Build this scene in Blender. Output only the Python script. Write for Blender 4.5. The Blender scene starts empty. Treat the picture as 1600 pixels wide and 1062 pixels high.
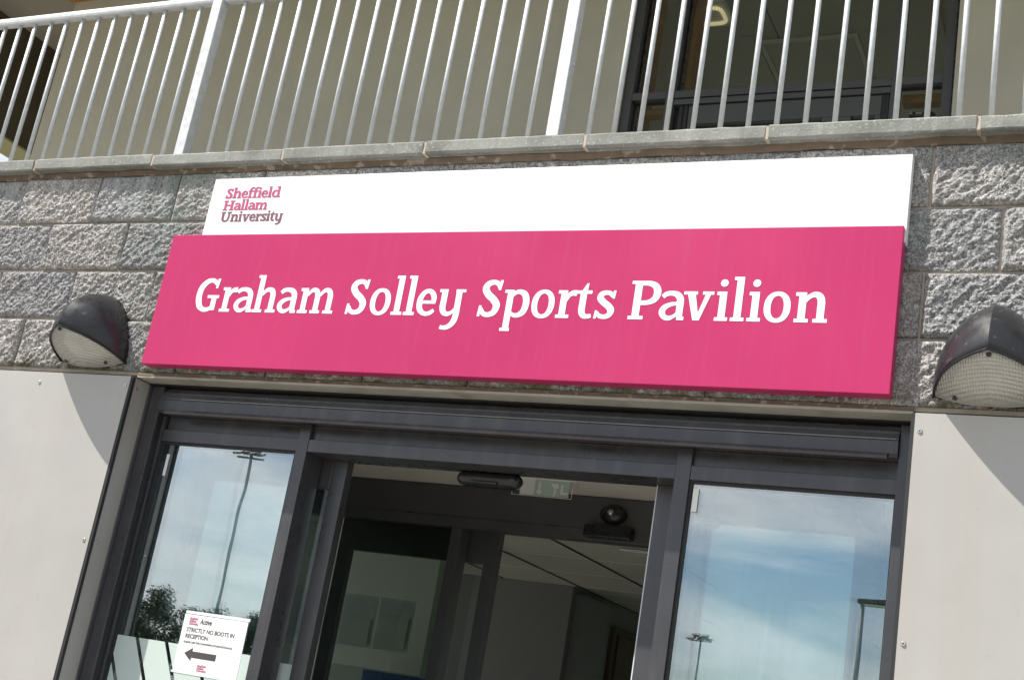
import bpy, bmesh, math, random
import numpy as np
from mathutils import Vector, Matrix, noise

random.seed(7)
sc = bpy.context.scene
COL = sc.collection

# ------------------------------------------------------------------ camera
cam_d = bpy.data.cameras.new('camera')
cam = bpy.data.objects.new('camera', cam_d)
COL.objects.link(cam)
_r = Vector((0.89814601, 0.40773455, 0.1645791))
_u = Vector((-0.02422323, -0.32784976, 0.94441928))
_b = Vector((0.43902959, -0.85221304, -0.2845803))
cam.matrix_world = Matrix(((_r.x, _u.x, _b.x, 0.0), (_r.y, _u.y, _b.y, -4.083), (_r.z, _u.z, _b.z, 1.65), (0, 0, 0, 1)))
cam_d.sensor_fit = 'HORIZONTAL'
cam_d.sensor_width = 36.0
cam_d.lens = 36.0 * 2075.27 / 1600.0
cam_d.clip_start = 0.05
cam_d.clip_end = 3000.0
sc.camera = cam

# ------------------------------------------------------------------ world, sun, exposure
SUN_TO = Vector((-1.3, -1.0, 2.4)).normalized()      # towards the sun
sun_el = math.asin(SUN_TO.z)
sun_az = math.atan2(SUN_TO.x, SUN_TO.y)
world = bpy.data.worlds.new('World')
sc.world = world
world.use_nodes = True
wn, wl = world.node_tree.nodes, world.node_tree.links
wn.clear()
w_out = wn.new('ShaderNodeOutputWorld')
w_bg = wn.new('ShaderNodeBackground')
w_sky = wn.new('ShaderNodeTexSky')
w_sky.sky_type = 'NISHITA'
w_sky.sun_disc = False
w_sky.sun_elevation = sun_el
w_sky.sun_rotation = sun_az
w_sky.altitude = 100.0
w_sky.air_density = 1.0
w_sky.dust_density = 0.6
w_sky.ozone_density = 1.5
w_geo = wn.new('ShaderNodeTexCoord')
w_map = wn.new('ShaderNodeMapping')
w_map.inputs['Scale'].default_value = (2.6, 2.6, 11.0)
w_noise = wn.new('ShaderNodeTexNoise')
w_noise.inputs['Scale'].default_value = 1.55
w_noise.inputs['Detail'].default_value = 8.0
w_noise.inputs['Roughness'].default_value = 0.55
w_noise.inputs['Distortion'].default_value = 0.35
w_ramp = wn.new('ShaderNodeValToRGB')
w_ramp.color_ramp.elements[0].position = 0.38
w_ramp.color_ramp.elements[1].position = 0.66
w_mix = wn.new('ShaderNodeMix')
w_mix.data_type = 'RGBA'
w_mix.inputs[7].default_value = (10.5, 10.6, 10.9, 1.0)
wl.new(w_geo.outputs['Generated'], w_map.inputs['Vector'])
wl.new(w_map.outputs['Vector'], w_noise.inputs['Vector'])
wl.new(w_noise.outputs['Fac'], w_ramp.inputs['Fac'])
wl.new(w_ramp.outputs['Color'], w_mix.inputs[0])
wl.new(w_sky.outputs['Color'], w_mix.inputs[6])
wl.new(w_mix.outputs[2], w_bg.inputs['Color'])
w_bg.inputs['Strength'].default_value = 0.075
wl.new(w_bg.outputs['Background'], w_out.inputs['Surface'])

sun_d = bpy.data.lights.new('sun', 'SUN')
sun_d.energy = 5.0
sun_d.angle = math.radians(0.53)
sun_d.color = (1.0, 0.955, 0.88)
sun = bpy.data.objects.new('sun', sun_d)
sun.rotation_euler = (-SUN_TO).to_track_quat('-Z', 'Y').to_euler()
sun.location = SUN_TO * 60
COL.objects.link(sun)

sc.view_settings.view_transform = 'Standard'
sc.view_settings.look = 'None'
sc.view_settings.exposure = 0.62
sc.view_settings.gamma = 1.0
sc.view_settings.use_curve_mapping = False
sc.render.engine = 'CYCLES'
sc.cycles.use_denoising = True
sc.cycles.max_bounces = 10
sc.cycles.transparent_max_bounces = 24
sc.cycles.glossy_bounces = 6
sc.cycles.sample_clamp_indirect = 8.0

# ------------------------------------------------------------------ materials
def nd(nt, kind, **kw):
    n = nt.nodes.new(kind)
    for k, v in kw.items():
        n.inputs[k].default_value = v
    return n

def mat(name, base, rough=0.6, metal=0.0, var=0.12, vscale=6.0, bump=0.0, bscale=80.0, spec=0.5, detail=5.0,
        streak=0.0, streak_col=(0.1, 0.09, 0.07), streak_scale=(30, 30, 1.5), speck=0.0, speck_col=(0.02, 0.02, 0.02),
        speck_scale=120.0, speck_th=0.68, rvar=0.1, coat=0.0):
    """plain painted / mineral surface: colour varied by noise, optional rain streaks, specks and fine relief"""
    m = bpy.data.materials.new(name)
    m.use_nodes = True
    nt = m.node_tree
    L = nt.links.new
    p = nt.nodes['Principled BSDF']
    p.inputs['Metallic'].default_value = metal
    p.inputs['Specular IOR Level'].default_value = spec
    if coat:
        p.inputs['Coat Weight'].default_value = coat
        p.inputs['Coat Roughness'].default_value = 0.12
    geo = nd(nt, 'ShaderNodeNewGeometry')
    n1 = nd(nt, 'ShaderNodeTexNoise', Scale=vscale, Detail=detail, Roughness=0.6)
    L(geo.outputs['Position'], n1.inputs['Vector'])
    mix = nt.nodes.new('ShaderNodeMix')
    mix.data_type = 'RGBA'
    lo = [c * (1 - var * 1.6) for c in base]
    hi = [min(1, c * (1 + var * 1.6)) for c in base]
    mix.inputs[6].default_value = (*lo, 1)
    mix.inputs[7].default_value = (*hi, 1)
    L(n1.outputs['Fac'], mix.inputs[0])
    col = mix.outputs[2]
    def layer(col, fac, c):
        mx = nt.nodes.new('ShaderNodeMix')
        mx.data_type = 'RGBA'
        mx.inputs[7].default_value = (*c, 1)
        L(fac, mx.inputs[0])
        L(col, mx.inputs[6])
        return mx.outputs[2]
    def ramp(sock, a, b, scale):
        mr = nt.nodes.new('ShaderNodeMapRange')
        mr.inputs[1].default_value = a
        mr.inputs[2].default_value = b
        mr.inputs[4].default_value = scale
        L(sock, mr.inputs[0])
        return mr.outputs[0]
    if streak:
        mp = nd(nt, 'ShaderNodeMapping')
        mp.inputs['Scale'].default_value = streak_scale
        L(geo.outputs['Position'], mp.inputs['Vector'])
        n2 = nd(nt, 'ShaderNodeTexNoise', Scale=1.0, Detail=4.0, Roughness=0.6)
        L(mp.outputs['Vector'], n2.inputs['Vector'])
        col = layer(col, ramp(n2.outputs['Fac'], 0.5, 0.75, streak), streak_col)
    if speck:
        n3 = nd(nt, 'ShaderNodeTexNoise', Scale=speck_scale, Detail=2.0)
        L(geo.outputs['Position'], n3.inputs['Vector'])
        col = layer(col, ramp(n3.outputs['Fac'], speck_th, speck_th + 0.06, speck), speck_col)
    L(col, p.inputs['Base Color'])
    L(ramp(n1.outputs['Fac'], 0.3, 0.7, 1.0), p.inputs['Roughness'])
    rr = p.inputs['Roughness'].links[0].from_node
    rr.inputs[3].default_value = max(0.02, rough - rvar)
    rr.inputs[4].default_value = min(1, rough + rvar)
    if bump:
        nb = nd(nt, 'ShaderNodeTexNoise', Scale=bscale, Detail=4.0, Roughness=0.65)
        L(geo.outputs['Position'], nb.inputs['Vector'])
        b = nd(nt, 'ShaderNodeBump', Strength=bump, Distance=0.004)
        L(nb.outputs['Fac'], b.inputs['Height'])
        L(b.outputs['Normal'], p.inputs['Normal'])
    return m

def glass_mat(name, tint=(0.86, 0.93, 0.9), refl=0.16, rough=0.0):
    """architectural pane: clear transmission with a Fresnel-weighted mirror of what stands in front"""
    m = bpy.data.materials.new(name)
    m.use_nodes = True
    nt = m.node_tree
    nt.nodes.clear()
    L = nt.links.new
    out = nd(nt, 'ShaderNodeOutputMaterial')
    tr = nd(nt, 'ShaderNodeBsdfTransparent', Color=(*tint, 1))
    gl = nd(nt, 'ShaderNodeBsdfGlossy', Color=(0.95, 0.97, 1.0, 1), Roughness=rough)
    fr = nd(nt, 'ShaderNodeFresnel', IOR=1.5)
    mr = nt.nodes.new('ShaderNodeMapRange')
    mr.inputs[1].default_value = 0.04
    mr.inputs[2].default_value = 1.0
    mr.inputs[3].default_value = refl
    mr.inputs[4].default_value = 1.0
    mx = nd(nt, 'ShaderNodeMixShader')
    geo = nd(nt, 'ShaderNodeNewGeometry')
    wv = nd(nt, 'ShaderNodeTexNoise', Scale=4.5, Detail=1.0)
    L(geo.outputs['Position'], wv.inputs['Vector'])
    bp = nd(nt, 'ShaderNodeBump', Strength=0.010, Distance=0.02)
    L(wv.outputs['Fac'], bp.inputs['Height'])
    L(bp.outputs['Normal'], gl.inputs['Normal'])
    L(fr.outputs[0], mr.inputs[0])
    L(mr.outputs[0], mx.inputs[0])
    L(tr.outputs[0], mx.inputs[1])
    L(gl.outputs[0], mx.inputs[2])
    L(mx.outputs[0], out.inputs[0])
    return m

def block_mat():
    """split-face concrete block: grey aggregate with pale and dark grains, lime runs, some algae"""
    m = bpy.data.materials.new('split_face_block')
    m.use_nodes = True
    nt = m.node_tree
    L = nt.links.new
    p = nt.nodes['Principled BSDF']
    p.inputs['Roughness'].default_value = 0.92
    p.inputs['Specular IOR Level'].default_value = 0.2
    geo = nd(nt, 'ShaderNodeNewGeometry')
    oi = nt.nodes.new('ShaderNodeObjectInfo')
    def noi(scale, detail=3.0, vec=None, rough=0.6):
        n = nd(nt, 'ShaderNodeTexNoise', Scale=scale, Detail=detail, Roughness=rough)
        L(vec or geo.outputs['Position'], n.inputs['Vector'])
        return n.outputs['Fac']
    def mr(s, a, b, lo, hi):
        n = nt.nodes.new('ShaderNodeMapRange')
        for i, v in enumerate((a, b, lo, hi)):
            n.inputs[i + 1].default_value = v
        L(s, n.inputs[0])
        return n.outputs[0]
    def mixc(f, a, b, blend='MIX'):
        n = nt.nodes.new('ShaderNodeMix')
        n.data_type = 'RGBA'
        n.blend_type = blend
        if isinstance(f, float): n.inputs[0].default_value = f
        else: L(f, n.inputs[0])
        for i, v in ((6, a), (7, b)):
            if isinstance(v, tuple): n.inputs[i].default_value = (*v, 1)
            else: L(v, n.inputs[i])
        return n.outputs[2]
    def mul(a, b):
        n = nt.nodes.new('ShaderNodeMath')
        n.operation = 'MULTIPLY'
        for i, v in ((0, a), (1, b)):
            if isinstance(v, float): n.inputs[i].default_value = v
            else: L(v, n.inputs[i])
        return n.outputs[0]
    grain = noi(170.0, 2.0)
    fine = noi(420.0, 2.0)
    c = mixc(mr(grain, 0.36, 0.64, 0.0, 1.0), (0.17, 0.165, 0.175), (0.62, 0.605, 0.60))
    c = mixc(mr(fine, 0.62, 0.7, 0.0, 0.75), c, (0.68, 0.67, 0.64))
    c = mixc(mr(noi(260.0, 1.0), 0.64, 0.7, 0.0, 0.8), c, (0.03, 0.03, 0.035))
    c = mixc(mr(noi(62.0, 3.0), 0.38, 0.56, 0.5, 0.0), c, (0.13, 0.13, 0.135))
    c = mixc(mr(noi(48.0, 3.0), 0.56, 0.68, 0.0, 0.5), c, (0.80, 0.79, 0.76))
    # block to block tone
    tone = mr(oi.outputs['Random'], 0.0, 1.0, 0.0, 1.0)
    tint = mixc(tone, (0.80, 0.81, 0.84), (1.2, 1.15, 1.09))
    c = mixc(1.0, c, tint, 'MULTIPLY')
    # broad warm/cool stain
    c = mixc(mr(noi(3.0, 3.0), 0.5, 0.75, 0.0, 0.35), c, (0.34, 0.30, 0.27))
    sep = nt.nodes.new('ShaderNodeSeparateXYZ')
    L(geo.outputs['Position'], sep.inputs[0])
    # lime runs washed down from the coping joints (left part of the wall)
    mp = nd(nt, 'ShaderNodeMapping')
    mp.inputs['Scale'].default_value = (22, 22, 1.4)
    mp.inputs['Rotation'].default_value = (0, 0.12, 0)
    L(geo.outputs['Position'], mp.inputs['Vector'])
    runs = mr(noi(1.0, 4.0, mp.outputs['Vector']), 0.46, 0.68, 0.0, 0.85)
    runs = mul(runs, mr(sep.outputs['Z'], 3.38, 3.7, 0.0, 1.0))
    runs = mul(runs, mr(sep.outputs['X'], -3.3, -3.9, 0.0, 1.0))
    c = mixc(runs, c, (0.6, 0.61, 0.62))
    # algae beside and under the sign
    alg = mul(mr(noi(9.0, 5.0), 0.38, 0.66, 0.0, 0.6), mr(sep.outputs['X'], -4.25, -3.75, 0.0, 1.0))
    alg = mul(alg, mr(sep.outputs['X'], -3.5, -3.75, 0.25, 1.0))
    c = mixc(mul(alg, mr(sep.outputs['Z'], 2.9, 3.4, 0.4, 1.0)), c, (0.22, 0.31, 0.25))
    moss = mul(mr(noi(14.0, 5.0), 0.42, 0.6, 0.0, 0.85), mr(sep.outputs['Z'], 2.9, 2.84, 0.0, 1.0))
    c = mixc(moss, c, (0.10, 0.105, 0.045))
    L(c, p.inputs['Base Color'])
    b = nd(nt, 'ShaderNodeBump', Strength=1.0, Distance=0.006)
    L(noi(170.0, 4.0, None, 0.7), b.inputs['Height'])
    L(b.outputs['Normal'], p.inputs['Normal'])
    return m

M = {}
M['block'] = block_mat()
M['mortar'] = mat('pinkish_mortar', (0.50, 0.42, 0.35), 0.95, var=0.2, vscale=20, bump=0.5, bscale=150)
M['mortar_brown'] = mat('brown_mortar', (0.17, 0.125, 0.09), 0.95, var=0.35, vscale=14, bump=0.6, bscale=90, speck=0.6, speck_col=(0.42, 0.36, 0.3), speck_scale=22, speck_th=0.58)
M['coping'] = mat('cast_stone_coping', (0.26, 0.265, 0.245), 0.9, var=0.35, vscale=7, bump=0.6, bscale=120, streak=0.6, streak_col=(0.10, 0.105, 0.09), streak_scale=(5, 5, 9), speck=0.5, speck_col=(0.55, 0.55, 0.5), speck_scale=90, speck_th=0.62)
M['lintel'] = mat('painted_lintel', (0.42, 0.40, 0.35), 0.55, var=0.15, vscale=8, streak=0.5, streak_col=(0.2, 0.17, 0.13), streak_scale=(9, 9, 14))
M['red'] = mat('magenta_sign_paint', (0.48, 0.026, 0.125), 0.34, var=0.09, vscale=1.1, streak=0.08, streak_col=(0.44, 0.15, 0.22), streak_scale=(38, 38, 2.2), rvar=0.06, spec=0.35)
M['white_sign'] = mat('white_sign_paint', (0.84, 0.83, 0.84), 0.35, var=0.02, vscale=2, streak=0.25, streak_col=(0.72, 0.68, 0.72), streak_scale=(16, 16, 2.2), rvar=0.06)
M['letter'] = mat('white_vinyl', (0.88, 0.88, 0.87), 0.4, var=0.02)
M['logo_pink'] = mat('pink_print', (0.45, 0.07, 0.18), 0.45, var=0.1, vscale=40)
M['logo_mauve'] = mat('mauve_print', (0.19, 0.075, 0.11), 0.45, var=0.1, vscale=40)
M['print'] = mat('dark_print', (0.07, 0.06, 0.06), 0.5, var=0.05)
M['paper'] = mat('white_paper', (0.86, 0.86, 0.85), 0.6, var=0.01)
M['panel'] = mat('silver_cladding', (0.435, 0.422, 0.402), 0.40, metal=0.12, var=0.09, vscale=2.2, streak=0.28, streak_col=(0.42, 0.36, 0.31), streak_scale=(11, 11, 0.5), bump=0.05, bscale=3.0, speck=0.25, speck_col=(0.36, 0.33, 0.3), speck_scale=24, speck_th=0.68, rvar=0.05)
M['black_edge'] = mat('black_gasket', (0.02, 0.02, 0.022), 0.6, var=0.1)
M['steel'] = mat('screw_steel', (0.62, 0.61, 0.59), 0.3, metal=0.8, var=0.1)
M['frame'] = mat('anthracite_frame', (0.080, 0.079, 0.086), 0.30, metal=0.45, var=0.2, vscale=5, streak=0.4, streak_col=(0.16, 0.15, 0.145), streak_scale=(14, 14, 1.6), speck=0.5, speck_col=(0.03, 0.03, 0.03), speck_scale=70, speck_th=0.7)
M['frame_in'] = mat('inner_anthracite_frame', (0.095, 0.095, 0.10), 0.42, metal=0.1, var=0.1, vscale=7)
M['galv'] = mat('galvanised_steel', (0.60, 0.615, 0.63), 0.48, metal=0.12, var=0.16, vscale=35, bump=0.15, bscale=200, spec=0.5)
M['hood'] = mat('charcoal_plastic', (0.024, 0.025, 0.028), 0.30, var=0.3, vscale=18, bump=0.08, bscale=300, speck=0.35, speck_col=(0.16, 0.16, 0.17), speck_scale=38, speck_th=0.66)
M['reflector'] = mat('cream_reflector', (0.88, 0.85, 0.76), 0.35, var=0.08, vscale=25)
M['render'] = mat('beige_render', (0.57, 0.53, 0.445), 0.95, var=0.10, vscale=2.2, bump=0.4, bscale=110, streak=0.25, streak_col=(0.44, 0.41, 0.35), streak_scale=(3, 3, 0.5), speck=0.35, speck_col=(0.3, 0.28, 0.24), speck_scale=60, speck_th=0.66)
M['soffit'] = mat('soffit_board', (0.36, 0.32, 0.26), 0.9, var=0.1, vscale=3)
M['dark_board'] = mat('dark_and_shaded_board', (0.10, 0.075, 0.05), 0.85, var=0.2, vscale=5)  # dark boards; on the roof's end beam the colour stands in for shade
M['bounce_lit'] = mat('bounce_lit_board', (0.42, 0.37, 0.22), 0.9, var=0.1, vscale=4)  # beam underside, light bounced off the ground put into the colour
M['timber'] = mat('orange_timber', (0.46, 0.19, 0.045), 0.6, var=0.3, vscale=12, streak=0.5, streak_col=(0.26, 0.09, 0.02), streak_scale=(3, 40, 40))
M['floor'] = mat('floor_tile', (0.44, 0.42, 0.39), 0.6, var=0.15)
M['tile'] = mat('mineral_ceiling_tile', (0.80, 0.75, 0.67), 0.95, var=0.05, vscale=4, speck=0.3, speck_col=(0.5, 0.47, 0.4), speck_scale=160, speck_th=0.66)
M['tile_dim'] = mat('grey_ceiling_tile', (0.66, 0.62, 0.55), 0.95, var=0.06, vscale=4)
M['grid'] = mat('ceiling_grid', (0.90, 0.88, 0.82), 0.6, var=0.03)
M['gridblack'] = mat('ceiling_shadow_gap', (0.03, 0.03, 0.03), 0.8, var=0.03)
M['wallgrey'] = mat('grey_painted_wall', (0.24, 0.24, 0.25), 0.85, var=0.05, vscale=3)
M['wallwhite'] = mat('white_painted_wall', (0.74, 0.74, 0.72), 0.85, var=0.04, vscale=2)
M['plastic_black'] = mat('black_plastic', (0.018, 0.018, 0.02), 0.3, var=0.1, vscale=20)
M['exit_green'] = mat('pale_green_exit', (0.47, 0.60, 0.53), 0.35, var=0.04)
M['exit_white'] = mat('exit_white', (0.80, 0.82, 0.78), 0.35, var=0.02)
M['blue'] = mat('blue_panel', (0.02, 0.10, 0.34), 0.4, var=0.15, vscale=20)
M['clear_strip'] = mat('clear_plastic_strip', (0.72, 0.75, 0.78), 0.3, var=0.05)
M['grass'] = mat('pitch_grass', (0.05, 0.10, 0.025), 0.9, var=0.3, vscale=0.6)
M['paving'] = mat('forecourt_paving', (0.25, 0.235, 0.215), 0.9, var=0.15, vscale=2, bump=0.3, bscale=60)
M['bark'] = mat('bark', (0.09, 0.07, 0.05), 0.9, var=0.3, vscale=9)
M['leaf'] = mat('leaf_green', (0.05, 0.085, 0.028), 0.7, var=0.5, vscale=0.8)
M['mast'] = mat('dark_mast_paint', (0.10, 0.105, 0.11), 0.5, var=0.1)
M['glass'] = glass_mat('door_glass', (0.88, 0.93, 0.92), 0.23)
M['glass2'] = glass_mat('inner_pane_glass', (0.92, 0.96, 0.95), 0.13)
M['glass_leaf'] = glass_mat('leaf_glass', (0.84, 0.90, 0.89), 0.46)
M['glass_in'] = glass_mat('inner_glass', (0.86, 0.9, 0.88), 0.08)
M['glass_up'] = glass_mat('upper_glass', (0.8, 0.84, 0.82), 0.05)

def film_mat():
    m = bpy.data.materials.new('frosted_film')
    m.use_nodes = True
    p = m.node_tree.nodes['Principled BSDF']
    p.inputs['Base Color'].default_value = (0.62, 0.72, 0.68, 1)
    p.inputs['Roughness'].default_value = 0.6
    p.inputs['Alpha'].default_value = 0.78
    return m
M['film'] = film_mat()

def lens_mat():
    """ribbed clear polycarbonate"""
    m = bpy.data.materials.new('ribbed_lens')
    m.use_nodes = True
    nt = m.node_tree
    nt.nodes.clear()
    L = nt.links.new
    out = nd(nt, 'ShaderNodeOutputMaterial')
    tc = nd(nt, 'ShaderNodeTexCoord')
    w1 = nd(nt, 'ShaderNodeTexWave', Scale=38.0, Distortion=0.0)
    w1.bands_direction = 'X'
    w2 = nd(nt, 'ShaderNodeTexWave', Scale=38.0, Distortion=0.0)
    w2.bands_direction = 'Z'
    L(tc.outputs['Object'], w1.inputs['Vector'])
    L(tc.outputs['Object'], w2.inputs['Vector'])
    add = nd(nt, 'ShaderNodeMath')
    L(w1.outputs['Fac'], add.inputs[0])
    L(w2.outputs['Fac'], add.inputs[1])
    bp = nd(nt, 'ShaderNodeBump', Strength=0.65, Distance=0.004)
    L(add.outputs[0], bp.inputs['Height'])
    df = nd(nt, 'ShaderNodeBsdfDiffuse', Color=(0.95, 0.93, 0.87, 1))
    tl = nd(nt, 'ShaderNodeBsdfTranslucent', Color=(0.95, 0.93, 0.87, 1))
    tp = nd(nt, 'ShaderNodeBsdfTransparent', Color=(0.9, 0.9, 0.86, 1))
    gl = nd(nt, 'ShaderNodeBsdfGlossy', Roughness=0.18)
    for n in (df, tl, gl):
        L(bp.outputs['Normal'], n.inputs['Normal'])
    def mx(f, a, b):
        n = nd(nt, 'ShaderNodeMixShader', Fac=f)
        L(a.outputs[0], n.inputs[1])
        L(b.outputs[0], n.inputs[2])
        return n
    s = mx(0.45, df, tl)
    s = mx(0.30, s, tp)
    s = mx(0.22, s, gl)
    L(s.outputs[0], out.inputs[0])
    return m
M['lens'] = lens_mat()

def emit_mat(name, col, strength):
    m = bpy.data.materials.new(name)
    m.use_nodes = True
    p = m.node_tree.nodes['Principled BSDF']
    p.inputs['Base Color'].default_value = (*col, 1)
    p.inputs['Emission Color'].default_value = (*col, 1)
    p.inputs['Emission Strength'].default_value = strength
    return m
M['lamp_glow'] = emit_mat('lit_ceiling_lamp', (1.0, 0.84, 0.5), 0.4)

# ------------------------------------------------------------------ builders
def wloc(o):
    v = Vector((0, 0, 0))
    while o is not None:
        v += o.location
        o = o.parent
    return v

def tag(o, label=None, cat=None, group=None, kind=None):
    if label: o['label'] = label
    if cat: o['category'] = cat
    if group: o['group'] = group
    if kind: o['kind'] = kind
    return o

def thing(name, loc, label, cat, group=None):
    o = bpy.data.objects.new(name, None)
    o.empty_display_size = 0.1
    o.location = loc
    COL.objects.link(o)
    return tag(o, label, cat, group)

def link_bm(name, bm, m, parent=None, smooth=False):
    off = wloc(parent) if parent else Vector((0, 0, 0))
    me = bpy.data.meshes.new(name)
    bmesh.ops.recalc_face_normals(bm, faces=bm.faces)
    if parent: bmesh.ops.translate(bm, verts=bm.verts, vec=-off)
    bm.to_mesh(me)
    bm.free()
    if smooth:
        for f in me.polygons: f.use_smooth = True
    me.materials.append(m)
    o = bpy.data.objects.new(name, me)
    COL.objects.link(o)
    if parent: o.parent = parent
    return o

def bm_box(bm, x0, x1, y0, y1, z0, z1, bev=0.0):
    vs = [bm.verts.new((x, y, z)) for x in (x0, x1) for y in (y0, y1) for z in (z0, z1)]
    fs = [(0, 1, 3, 2), (4, 6, 7, 5), (0, 4, 5, 1), (2, 3, 7, 6), (0, 2, 6, 4), (1, 5, 7, 3)]
    ff = [bm.faces.new([vs[i] for i in f]) for f in fs]
    if bev:
        es = list({e for f in ff for e in f.edges})
        bmesh.ops.bevel(bm, geom=es, offset=bev, segments=2, affect='EDGES', profile=0.6)

def box(name, x0, x1, y0, y1, z0, z1, m, parent=None, bev=0.0):
    bm = bmesh.new()
    bm_box(bm, x0, x1, y0, y1, z0, z1, bev)
    return link_bm(name, bm, m, parent)

def extrude_profile(name, prof, axis, a0, a1, m, parent=None, bev=0.0):
    """closed profile [(p,q)...]; axis 'x': profile in (y,z); axis 'z': profile in (x,y)"""
    bm = bmesh.new()
    def P(p, q, a): return (a, p, q) if axis == 'x' else (p, q, a)
    r0 = [bm.verts.new(P(p, q, a0)) for p, q in prof]
    r1 = [bm.verts.new(P(p, q, a1)) for p, q in prof]
    n = len(prof)
    for i in range(n):
        bm.faces.new((r0[i], r0[(i + 1) % n], r1[(i + 1) % n], r1[i]))
    bm.faces.new(r0)
    bm.faces.new(r1[::-1])
    if bev:
        bmesh.ops.bevel(bm, geom=list(bm.edges), offset=bev, segments=2, affect='EDGES', profile=0.6)
    return link_bm(name, bm, m, parent)

def bm_tube(bm, a, b, r0, r1=None, n=10, caps=True):
    r1 = r0 if r1 is None else r1
    a, b = Vector(a), Vector(b)
    d = (b - a).normalized()
    u = d.orthogonal().normalized()
    v = d.cross(u)
    A = [bm.verts.new(a + (u * math.cos(t) + v * math.sin(t)) * r0) for t in [2 * math.pi * i / n for i in range(n)]]
    B = [bm.verts.new(b + (u * math.cos(t) + v * math.sin(t)) * r1) for t in [2 * math.pi * i / n for i in range(n)]]
    for i in range(n):
        f = bm.faces.new((A[i], A[(i + 1) % n], B[(i + 1) % n], B[i]))
        f.smooth = True
    if caps:
        bm.faces.new(A[::-1])
        bm.faces.new(B)

def tube(name, a, b, r, m, parent=None, r1=None, n=12):
    bm = bmesh.new()
    bm_tube(bm, a, b, r, r1, n)
    return link_bm(name, bm, m, parent)

def place(name, me, loc, parent):
    o = bpy.data.objects.new(name, me)
    o.parent = parent
    o.location = Vector(loc) - wloc(parent)
    COL.objects.link(o)
    return o

def structure(o):
    o['kind'] = 'structure'
    return o

# ------------------------------------------------------------------ ground
structure(box('ground', -900, 900, -900, 900, -0.3, -0.004, M['grass']))
structure(box('forecourt_pavement', -40, 30, -16, 0.0, -0.2, 0.0, M['paving']))

# ------------------------------------------------------------------ block wall with coping
WALL = thing('block_wall', (-2.23, 0, 2.81), 'grey split-face block wall with stone coping above the entrance', 'wall')
X_L, X_R = -6.2, 1.2
def block_mesh(seed, w, h, d=0.10):
    rnd = random.Random(seed)
    nx, nz = int(w / 0.0043), int(h / 0.0043)
    off = Vector((rnd.uniform(-50, 50), rnd.uniform(-50, 50), rnd.uniform(-50, 50)))
    gx, gz = rnd.uniform(-0.012, 0.012), rnd.uniform(-0.008, 0.008)
    vs, fs = [], []
    for j in range(nz + 1):
        for i in range(nx + 1):
            x, z = w * i / nx, h * j / nz
            e = min(x, w - x, z, h - z)
            fade = min(1.0, e / 0.016)
            fade = fade * (2 - fade)
            p = Vector((x, z, 0))
            n1 = noise.noise(p * 9 + off)
            n2 = noise.noise(Vector(((x * 0.75 + z * 0.66) * 20, (z * 0.75 - x * 0.66) * 52, 1.7)) + off)
            n3 = noise.noise(p * 75 + off * 2)
            n4 = noise.noise(p * 165 + off * 3)
            y = -(0.011 + 0.0075 * n1 + 0.0072 * n2 + 0.0060 * n3 + 0.0048 * n4 + gx * (x / w - 0.5) + gz * (z / h - 0.5)) * fade
            y += 0.0015 * n4
            jx = 0.0012 * n3 if 0 < i < nx else 0.0016 * n3
            vs.append((x + jx, y, z + 0.0012 * n4))
    R = nx + 1
    for j in range(nz):
        for i in range(nx):
            fs.append((j * R + i, j * R + i + 1, (j + 1) * R + i + 1, (j + 1) * R + i))
    per = [i for i in range(R)] + [j * R + nx for j in range(1, nz + 1)] + [nz * R + i for i in range(nx - 1, -1, -1)] + [j * R for j in range(nz - 1, 0, -1)]
    base = len(vs)
    for k in per: vs.append((vs[k][0], d, vs[k][2]))
    n = len(per)
    for k in range(n):
        fs.append((per[k], base + k, base + (k + 1) % n, per[(k + 1) % n]))
    me = bpy.data.meshes.new('block')
    me.from_pydata(vs, [], fs)
    me.polygons.foreach_set('use_smooth', [False] * len(me.polygons))
    me.materials.append(M['block'])
    return me
PITCH, MJ = 0.448, 0.0095
variants = [block_mesh(s, PITCH - MJ, 0.225 - MJ) for s in range(9)]
courses = [(3.053 - 0.225, -4.49), (3.053, -4.27), (3.2785, -4.49), (3.504, -4.27)]
vi = 0
for ci, (z0, xj) in enumerate(courses):
    k0 = int(math.floor((X_L - xj) / PITCH))
    x = xj + k0 * PITCH
    prev = -1
    while x < X_R:
        v = random.randrange(len(variants))
        if v == prev: v = (v + 4) % len(variants)
        prev = v
        place('block', variants[v], (x + MJ / 2, random.uniform(-0.003, 0.003), z0 + MJ / 2), WALL)
        x += PITCH
box('mortar', X_L, X_R, 0.0065, 0.094, 2.8175, 3.728, M['mortar'], WALL)
box('wall_core', X_L, X_R, 0.096, 0.32, 2.90, 3.70, M['mortar'], WALL)
# mortar bed under the coping
bm = bmesh.new()
n = 260
prev = None
for i in range(n + 1):
    x = X_L + (X_R - X_L) * i / n
    yy = -0.008 + 0.012 * noise.noise(Vector((x * 7, 3.1, 0))) + 0.006 * noise.noise(Vector((x * 31, 5.1, 0)))
    zb = 3.7235 + 0.004 * noise.noise(Vector((x * 12, 9.1, 0)))
    cur = [bm.verts.new(c) for c in ((x, 0.3, zb), (x, yy, zb), (x, yy - 0.006, 3.7485), (x, 0.3, 3.7485))]
    if prev:
        for a in range(4):
            bm.faces.new((prev[a], prev[(a + 1) % 4], cur[(a + 1) % 4], cur[a]))
    prev = cur
link_bm('mortar_bed', bm, M['mortar_brown'], WALL)
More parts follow.
